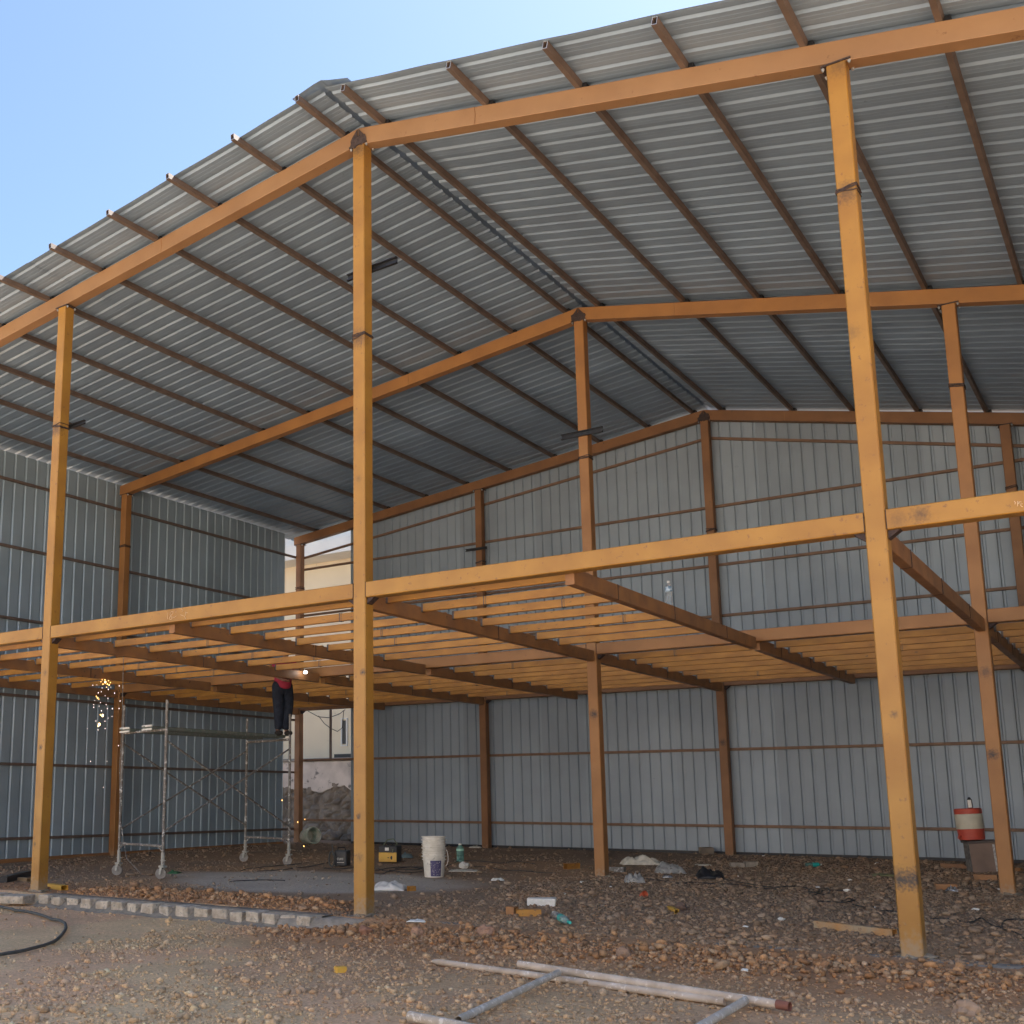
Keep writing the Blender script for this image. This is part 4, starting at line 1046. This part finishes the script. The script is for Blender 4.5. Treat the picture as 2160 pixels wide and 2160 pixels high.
mb = MB(); mb.lathe([(.034,0),(.038,.01),(.036,.13),(.020,.155),(.018,.17),(.0004,.17)], 16); mb.build('bottle_body', M_BLK, e, smooth=True)
mb = MB(); n_=8; V=[]; F=[]
for i in range(n_+1):
    a = a0-.9+1.6*i/n_
    for z, rr in ((.01,.0395),(.13,.0375)): V.append((rr*math.cos(a), rr*math.sin(a), z))
for i in range(n_): F.append((2*i, 2*i+2, 2*i+3, 2*i+1))
mb.add(V, F); mb.build('label', M_WHT, e)

# loose pieces
M_OFF = mat('offcut_paint', (.55,.27,.05), (.44,.2,.05), 9, rough=.5, speck=(.25,.13,.07), speck_thr=.6)
M_OFF2 = mat('scuffed_offcut_paint', (.50,.24,.07), (.38,.30,.20), 5, rough=.6, speck=(.25,.13,.07), speck_thr=.6)
def offcut(px0, py0, px1, py1, w_, h_, label, m=M_OFF, cat='steel offcut', hollow=True, name='tube_offcut'):
    a = G(px0, py0); b = G(px1, py1); c = (a+b)/2; d = b-a; ln = max(d.length, .05)
    mb = MB(); (mb.hbar if hollow else mb.bar)((-ln/2, 0, h_/2), (ln/2, 0, h_/2), w_, h_, **({'t': .005} if hollow else {}))
    o = mb.build(name, m, loc=(c.x, c.y, c.z-.004), rot=(0, 0, math.atan2(d.y, d.x))); tag(o, label, cat); return o
offcut(1090, 1932, 1140, 1932, .10, .075, 'ochre painted tube offcut lying on the stones in front of the white block')
o = offcut(1072, 1929, 1089, 1930, .09, .09, 'short rusty square tube stub beside the longer ochre offcut', M_GB)
offcut(1193, 1834, 1219, 1832, .10, .10, 'short ochre tube offcut beside the middle ridge column')
offcut(1722, 1956, 1888, 1977, .075, .07, 'long scuffed ochre tube lying towards the right front column', M_OFF2)
offcut(1412, 1918, 1428, 1929, .05, .05, 'bright yellow strip lying next to a round brown stone', M_YEL)
offcut(862, 1880, 874, 1879, .07, .07, 'tiny orange chip at the tip of the plastic sheet', M_OFF)
offcut(102, 1873, 136, 1878, .11, .07, 'yellow channel offcut right of the left front column foot', M_YEL)
offcut(42, 1858, 62, 1861, .09, .06, 'bent ochre offcut left of the left front column foot', M_OR)
offcut(6, 1862, 58, 1848, .12, .09, 'black steel section lying at the left edge of the picture', M_BLK, hollow=False)
offcut(708, 2052, 728, 2051, .06, .05, 'small yellow block on the gravel below the ridge column', M_YEL, hollow=False, name='tube_offcut')
offcut(1264, 1838, 1318, 1840, .10, .085, 'grey dusty tube lying at the foot of the middle ridge column', M_SC, hollow=False)
offcut(158, 1807, 188, 1804, .10, .04, 'black plate lying on the rail at the foot of the left wall', M_BLK, hollow=False)
offcut(176, 1801, 196, 1800, .09, .03, 'white plate on the black plate by the left wall', M_WHT, hollow=False)
offcut(1985, 1829, 2035, 1831, .08, .07, 'brown ochre bar lying left of the cabinet by the back wall', M_GB, hollow=False)
offcut(2055, 1855, 2105, 1857, .10, .08, 'ochre and black bar lying in front of the cabinet', M_GB, hollow=False)
offcut(2030, 1832, 2155, 1838, .07, .06, 'long ochre bar lying behind the cabinet along the back wall', M_GB, hollow=False)
for px, py, w_, d_, h_, m_, lb, r_ in ((1142, 1911, 59, .20, 17, M_WHT, 'clean white aerated block lying on the stones', -.05), (1557, 1828, 28, .18, 11, M_CONC, 'grey block on the stones, left one of the pair', .05),
                                   (1587, 1829, 26, .18, 12, M_CONC, 'grey block on the stones, right one of the pair', .1), (1494, 1803, 26, .2, 15, M_RUB, 'upright brown stone block at the foot of the back ridge column', .2),
                                   (1997, 1877, 40, .22, 14, M_GB, 'brown open box right of the right front column', -.2)):
    p_ = G(px, py); k_ = mpp(p_); mb = MB(); rough_box(mb, -w_*k_/2, w_*k_/2, 0, d_, 0, h_*k_*.95, .006, px)
    tag(mb.build('block' if m_ is not M_GB else 'box', m_, loc=(p_.x, p_.y, p_.z-.005), rot=(0, 0, r_+.45), bevel=.008), lb, 'block' if m_ is not M_GB else 'box')
# tipped pot at the back
p_ = G(662, 1781); k_ = mpp(p_)
mb = MB(); R_ = 17*k_; Lp = .42
mb.lathe([(R_*.82,0),(R_*.9,.02),(R_*.98,Lp*.7),(R_*1.05,Lp*.72),(R_*1.05,Lp),(R_*.93,Lp),(R_*.8,.06),(0.001,.05)], 28)
tag(mb.build('pot', mat('cement_spattered_pot', (.60,.56,.48), (.32,.44,.36), 5, rough=.8, speck=(.6,.6,.55), speck_thr=.55), loc=(p_.x-.35, p_.y+.1, p_.z+R_*.95), rot=(0, math.radians(84), math.radians(-20)), smooth=True), 'cement spattered tub tipped on its side by the back left column', 'tub')
# bags and sheets of plastic
M_BAG = mat('white_plastic_film', (.82,.80,.76), (.68,.66,.62), 12, rough=.45)
M_FILM = mat('clear_film', (.62,.62,.60), (.5,.5,.5), 12, rough=.3, trans=.45)
M_SACK = mat('woven_sack', (.74,.70,.60), (.58,.55,.47), 14, rough=.8)
M_FOIL = mat('foil', (.8,.8,.8), (.5,.5,.5), 40, rough=.25, metal=.8)
def crumple(name, label, cat, px, py, wpx, dpt, h_, m_, seed, sharp=1.5, rot=.45):
    p_ = G(px, py); k_ = mpp(p_); w_ = wpx*k_; mb = MB()
    def hf(u, v):
        r = max(0, 1-(abs(u)*2)**2.2)*max(0, 1-(abs(v)*2)**2.2)
        n_ = mnoise.noise((u*4*sharp+seed, v*4*sharp, seed*.7)); n2 = mnoise.noise((u*11*sharp, v*11*sharp, seed))
        return (.10*w_*mnoise.noise((u*3, v*3, seed+9)), .10*dpt*mnoise.noise((u*3, v*3, seed+5)), max(.004, h_*(r**.45)*(.42+.75*abs(n_))+h_*.16*abs(n2)*r**.5+h_*.07*mnoise.noise((u*26, v*26, seed))*r+.004))
    mb.sheet(0, 0, w_, dpt, 26, 18, hf)
    o = mb.build(name, m_, loc=(p_.x, p_.y, p_.z+.002), rot=(0, 0, rot), smooth='all', solid=.003); return tag(o, label, cat)
crumple('plastic_sheet', 'white plastic sheet draped on the floor just right of the ridge column', 'plastic sheet', 822, 1877, 66, .42, .15, M_BAG, 3, .7)
crumple('sack', 'white woven sack crumpled on the stones beside the middle ridge column', 'sack', 1352, 1824, 84, .40, .17, M_SACK, 5, 1.2)
crumple('plastic_bag', 'clear plastic bag holding scraps of foil right of the white sack', 'bag', 1412, 1842, 58, .35, .2, M_FILM, 8, 1.3)
crumple('plastic_bag', 'crumpled clear bag with a yellow corner on the stones below the white sack', 'bag', 1338, 1862, 42, .26, .16, M_FILM, 11, 1.5)
crumple('plastic_bag', 'black plastic bag crumpled on the stones', 'bag', 1498, 1853, 54, .36, .17, M_BLK, 15, 1.0)
crumple('cloth', 'crumpled dusty cloth under the lump of plaster near the buckets', 'cloth', 980, 1838, 60, .36, .035, M_SACK, 18, 1.6)
crumple('film_scrap', 'yellow green scrap of film on the stones left of the right front column', 'scrap', 1863, 1848, 50, .28, .035, mat('olive_film', (.27,.27,.13), None, 9), 22, 1.2)
crumple('film_scrap', 'bluish scrap of film beside the yellow fronted welding machine', 'scrap', 858, 1810, 26, .25, .12, mat('blue_film', (.16,.22,.23), None, 9), 25, 1.2)
crumple('film_scrap', 'green scrap of film under the near right caster of the scaffold', 'scrap', 368, 1843, 24, .2, .06, mat('green_film', (.04,.16,.07), None, 9), 27, 1.2)
crumple('foil', 'silver ball of crumpled foil beside the open brown box', 'foil', 2009, 1884, 24, .13, .1, M_FOIL, 31, 2.0)
crumple('foil', 'scrap of silver foil by the clear bag', 'foil', 1408, 1852, 22, .1, .05, M_FOIL, 33, 2.0)
crumple('paper_scrap', 'white paper scrap with a dark edge lying on the bare patch', 'scrap', 1050, 1858, 28, .12, .05, M_WHT, 35, 1.0)
crumple('film_scrap', 'pale film scrap by the foot of the back middle column', 'scrap', 1003, 1787, 26, .2, .05, M_SACK, 41, 1.0)
crumple('paper_scrap', 'pale paper on the sill right of the ridge column foot', 'scrap', 880, 1945, 40, .12, .03, M_WHT, 43, 1.0)
crumple('paper_scrap', 'flat grey paper on the stones behind the black bag', 'scrap', 1482, 1826, 34, .15, .03, M_SACK, 45, 1.0)
crumple('paper_scrap', 'pinkish paper on the stones in front of the right column foot', 'scrap', 2018, 2052, 20, .08, .03, mat('pink_paper', (.6,.45,.40), None, 9), 47, 1.0)
p_ = G(978, 1832); mb = MB(); mb.blob((0, 0, .05), (.09, .07, .065), 2, .35, seed=5); tag(mb.build('plaster_lump', M_WHT, loc=p_), 'lump of white plaster on the dusty cloth near the buckets', 'lump')
p_ = G(811, 1775); mb = MB(); mb.blob((0, 0, .10), (.22, .18, .13), 3, .2, seed=7); tag(mb.build('boulder', mat('brown_rock', (.10,.065,.05), None, 6, rough=.9), loc=p_), 'dark brown rock by the back wall behind the yellow fronted machine', 'boulder')
p_ = G(1437, 1920); mb = MB(); mb.blob((0, 0, .03), (.07, .06, .055), 3, .2, seed=9); tag(mb.build('boulder', mat('brown_pebble', (.20,.13,.10), None, 12, rough=.9), loc=p_), 'round brown stone next to the bright yellow strip', 'boulder')
p_ = G(2038, 2142); mb = MB(); mb.blob((0, 0, .03), (.075, .06, .06), 3, .35, seed=19); tag(mb.build('boulder', M_STONE if False else mat('tan_rock', (.44,.30,.20), (.36,.24,.16), 12, rough=.9), loc=p_), 'tan rock in the bottom right corner of the ground', 'boulder')
for k, (px, py, r, c_, lb) in enumerate(((770, 1972, .07, (.33,.17,.11), 'reddish stone on the spoil just right of the ridge column, left one of two'), (883-3, 1975, .065, (.42,.24,.15), 'orange stone on the spoil right of the ridge column, right one of two'),
                                     (1025, 1972, .075, (.40,.23,.15), 'large orange stone against the sill between the columns'), (1315, 2022, .065, (.38,.25,.17), 'tan brown stone on the spoil above the pipe frame'))):
    p_ = G(px, py); mb = MB(); mb.blob((0, 0, r*.45), (r, r*.8, r*.75), 3, .3, seed=k+60, freq=1.3); tag(mb.build('boulder', mat('spoil_rock%d' % k, c_, tuple(v*.75 for v in c_), 14, rough=.9, bump=.5), loc=p_), lb, 'boulder')
# cups and small pale litter
for px, py, c_, lb in ((1353, 1893, (.62,.14,.07), 'crushed orange red cup on the stones'),):
    p_ = G(px, py); e = empty('cup', (p_.x, p_.y, p_.z+.02), (math.radians(70), 0, 1.0)); tag(e, lb, 'cup')
    mb = MB(); mb.lathe([(.028,0),(.042,.085),(.040,.085),(.026,.005),(.0005,.005)], 16); mb.build('cup_wall', mat('red_cup', c_, None, 9), e, smooth=True)
g_ = 'small white scraps on the stones'
SCR = ['right of the concrete base of the middle ridge column', 'resting between the pair of grey blocks', 'in front of the spoil bank below the sill', 'left of the long scuffed tube', 'above the pale spoil left of the long tube', 'left of the teal bottle at the back', 'at the end of the ringed cable', 'below the teal bottle at the back', 'near the back wall left of the right front column', 'in front of the middle right column foot', 'on the stones right of the right front column', 'against the back wall near the right front column', 'on the bare soil above the white block', 'at the foot of the back wall under the low girt', 'just left of the right front column', 'left of the crushed cup beside the white block']
for k, (px, py) in enumerate(((1287, 1871), (1569, 1828), (1571, 2051), (1648, 1942), (1573, 1957), (1553, 1850), (1787, 1881), (1725, 1874), (1793, 1858), (2111, 1878), (2058, 1921), (1850, 1823), (1228, 1863), (1611, 1807), (1845, 1916), (1190, 1887))):
    p_ = G(px, py); r = rnd.uniform(.018, .034); mb = MB(); mb.blob((0, 0, r*.5), (r*1.3, r, r*.6), 2, .3, seed=k+80)
    tag(mb.build('white_scrap', M_WHT, loc=p_), 'small white scrap '+SCR[k], 'scrap', g_)

# pipe frame on the ground and a loose pipe under it
def Q(x, y_, dz): 
    px, py = 840+x*.4451, 1990+y_*.4451
    z = -.06
    for _ in range(5): p_ = on_z(px, py, z+dz); z = gh(p_.x, p_.y)+.012
    p_.z = z+dz; return p_
pipef = empty('pipe_frame', Q(1000, 250, .03)); tag(pipef, 'welded frame of grey paint spattered scaffold pipes lying on the gravel in front', 'pipe frame')
def wig(a, b, n_=10, s=0.0): return [a.lerp(b, i/n_)+Vector((0, 0, s*math.sin(3.1*i/n_))) for i in range(n_+1)]
org = Vector(pipef.location)
M_PIPE = mat('pale_dusty_pipe', (.62,.52,.43), (.45,.36,.28), 7, rough=.8, bump=.4, bscale=60, speck=(.78,.70,.62), speck_thr=.60, speck_scale=18)
def pipe(a, b, r, name, parent, m=M_PIPE, off=org):
    mb = MB(); P = [p_-off for p_ in wig(a, b)]
    mb.tube(P, r, 16, caps=False); mb.tube(P, r*.86, 16, caps=False)
    for E0 in (0, -1):
        d = (P[1]-P[0]) if E0 == 0 else (P[-1]-P[-2])
        d.normalize(); c = P[E0]; u = d.cross(Vector((0,0,1))).normalized(); v = u.cross(d)
        V = [c+(u*math.cos(t)+v*math.sin(t))*rr for rr in (r, r*.86) for t in [2*math.pi*k/16 for k in range(16)]]
        mb.add(V, [(k, (k+1)%16, 16+(k+1)%16, 16+k) for k in range(16)])
    return mb.build(name, m, parent, smooth=True)
R0 = .029
b0_, b1_ = Q(572, 98, .075), Q(1795, 288, .045)
rail = pipe(b0_, b1_, R0, 'rail', pipef)
pipe(b1_, Q(1856, 300, .043), R0*1.02, 'rusty_end', rail, mat('rusty_pipe_end', (.26,.10,.07), (.20,.085,.06), 14, rough=.8))
M_PIPE2 = mat('white_spattered_pipe', (.42,.36,.29), (.54,.46,.38), 6, rough=.8, bump=.4, bscale=50, speck=(.68,.62,.55), speck_thr=.565, speck_scale=26)
d0_ = Q(55, 345, .03); d1_ = d0_+(b1_-b0_)*.95; d1_.z = -.05
pipe(d0_, d1_, R0*1.08, 'rail', pipef, M_PIPE2)
c1_ = b0_.lerp(b1_, .165); tt = .115
pipe(Q(760, 138, .066), Q(285, 362, .035), R0*.82, 'cross_tube', pipef, M_PIPE2)
pipe(Q(1650, 268, .045), Q(1300, 470, .03), R0*.9, 'cross_tube', pipef, M_PIPE2)
a0_ = Q(205, 90, .022); mb = MB()
P = wig(a0_, Q(1548, 276, .022), 12); of = Vector(P[6])
fl = (a0_-P[2]).normalized()
mb.tube([p_-of for p_ in ([a0_+fl*.10, a0_+fl*.04]+P)], [.012, .024]+[.0255]*13, 16)
tag(mb.build('loose_pipe', M_PIPE, loc=of, smooth=True), 'loose pale pipe with a flattened end lying under the pipe frame', 'pipe')

# cables and hose
M_CAB = mat('black_cable', (.025,.025,.028), (.045,.042,.04), 20, rough=.6)
def cable(ox, oy, sc, pl, label, r=.007, m=M_CAB, name='cable', cat='cable', grp=None):
    P = []
    for x, y_ in pl:
        p_ = G(ox+x*sc, oy+y_*sc); P.append(Vector((p_.x, p_.y, p_.z+r*1.6+.004)))
    S_ = []
    for i in range(len(P)-1):
        a = P[max(i-1, 0)]; b = P[i]; c = P[i+1]; d = P[min(i+2, len(P)-1)]
        for t in range(6):
            t /= 6; S_.append(.5*((2*b)+(-a+c)*t+(2*a-5*b+4*c-d)*t*t+(-a+3*b-3*c+d)*t**3))
    S_.append(P[-1])
    for q in S_: q.z = gh(q.x, q.y)+r*1.4+.006
    of = S_[len(S_)//2].copy(); mb = MB(); mb.tube([q-of for q in S_], r, 8)
    return tag(mb.build(name, m, loc=of, smooth='all'), label, cat, grp)
cg = 'black welding cables trailing over the floor'
cable(0, 1760, .1863, [(-60,845),(0,845),(180,890),(380,920),(560,980),(690,1010),(745,1075),(700,1170),(570,1265),(300,1345),(0,1400),(-80,1412)], 'dark hose looping in from the left edge of the picture onto the dirt', .017, mat('dark_hose', (.055,.057,.055), (.09,.088,.08), 14, rough=.6), 'hose', 'hose')
cable(360, 1800, .207, [(710,190),(780,165),(900,150),(1160,128),(1330,112)], 'black cable on the floor behind the far right caster of the scaffold', grp=cg)
cable(360, 1800, .207, [(880,192),(1100,178),(1260,160),(1420,140),(1530,118),(1640,100)], 'black cable running to the small black welding machine', grp=cg)
cable(360, 1800, .207, [(600,302),(680,290),(900,280),(1050,283),(1165,286)], 'short black cable lying alone on the bare patch', grp=cg)
cable(360, 1800, .207, [(1560,160),(1700,166),(1800,160),(1880,148),(2000,130)], 'black cable passing behind the ridge column foot', grp=cg)
cable(660, 1740, .2277, [(560,440),(600,430),(700,410),(830,395),(1010,400),(1040,420)], 'upper black cable of the tangle left of the buckets', grp=cg)
cable(660, 1740, .2277, [(570,455),(650,462),(720,430),(850,452),(1000,440),(1030,425),(900,400),(760,415)], 'looped black cable in the tangle left of the buckets', grp=cg)
cable(660, 1740, .2277, [(600,410),(700,440),(800,420),(930,425),(1010,410)], 'lowest black cable of the tangle left of the buckets', grp=cg)
cable(660, 1740, .2277, [(1240,385),(1300,368),(1360,342),(1480,340),(1640,352),(1740,362),(1850,346),(1960,352),(2060,368)], 'black cable running right from behind the buckets, the farther of two', grp=cg)
cable(660, 1740, .2277, [(1490,395),(1640,400),(1740,425),(1932,435),(2100,450),(2250,455)], 'black cable running right from behind the buckets, the nearer of two', grp=cg)
cable(1260, 1760, .2277, [(450,420),(600,440),(760,465),(880,455),(1050,465),(1300,475),(1480,505),(1660,520)], 'black cable crossing the stones below the black bag', grp=cg)
cable(1260, 1760, .2277, [(1150,425),(1350,460),(1500,485),(1640,500),(1850,490),(1950,515),(2010,520)], 'black cable trailing right from the black bag', grp=cg)
cable(1500, 1440, .2381, [(820,1865),(940,1862),(970,1838),(1020,1830),(1052,1855),(1020,1885),(960,1880),(940,1862),(1060,1850),(1210,1850)], 'black cable tied in a small ring on the stones', grp=cg)
cable(1500, 1440, .2381, [(880,1935),(900,1900),(940,1882),(980,1862)], 'cable end curling below the small ring', grp=cg)
cable(1640, 1860, .2692, [(260,130),(290,155),(420,165),(520,172),(610,155),(560,150),(500,165)], 'bunched black cable left of the right front column', grp=cg)
cable(1640, 1860, .2692, [(590,190),(640,200),(700,215),(780,240),(860,236),(930,245)], 'black cable running up to the right front column foot', grp=cg)
cable(1640, 1860, .2692, [(1180,300),(1300,300),(1360,295),(1395,260),(1402,300),(1460,330),(1530,325),(1600,295),(1680,350),(1760,370)], 'zigzag black cable right of the right front column', grp=cg)
cable(1640, 1860, .2692, [(2010,310),(1932,308),(1800,310),(1765,340),(1772,385),(1850,380),(1905,386)], 'black cable hooking back near the right edge of the picture', grp=cg)
cable(1640, 1860, .2692, [(1795,385),(1870,415),(1932,440),(2010,470)], 'black cable leaving at the right edge of the picture', grp=cg)

# ------------------------------------------------------------------ added whitewashed building, unseen behind the camera, bounces sunlight into the shed
row = empty('bounce_light_building', (0, -27, 0)); tag(row, 'added unseen whitewashed two storey building bouncing sunlight into the shed', 'building')
M_LIME = mat('limewash', (.80,.74,.66), (.74,.68,.60), .5, rough=.9, bump=.1, bscale=12)
def rpart(mb, name, m, parent=None, **k):
    o = mb.build(name, m, parent or row, **k)
    if parent is None: o.location = -Vector(row.location)
    return o
mb = MB(); mb.box(-34, 34, -37, -27, -.3, 9.4); rpart(mb, 'wall', M_LIME)
mb = MB(); mb.box(-34.4, 34.4, -37.4, -26.5, 9.4, 9.65); rpart(mb, 'roof', M_LIME)
for k in range(9):
    for z in (1.2, 5.6):
        x = -30+7.5*k; mb = MB(); mb.box(x-.6, x+.6, -26.995, -26.95, z, z+1.5); wn = rpart(mb, 'window', M_DARK)
        mb = MB(); mb.box(x-.75, x+.75, -26.99, -26.80, z-.12, z-.003); mb.build('window_sill', M_LIME, wn)
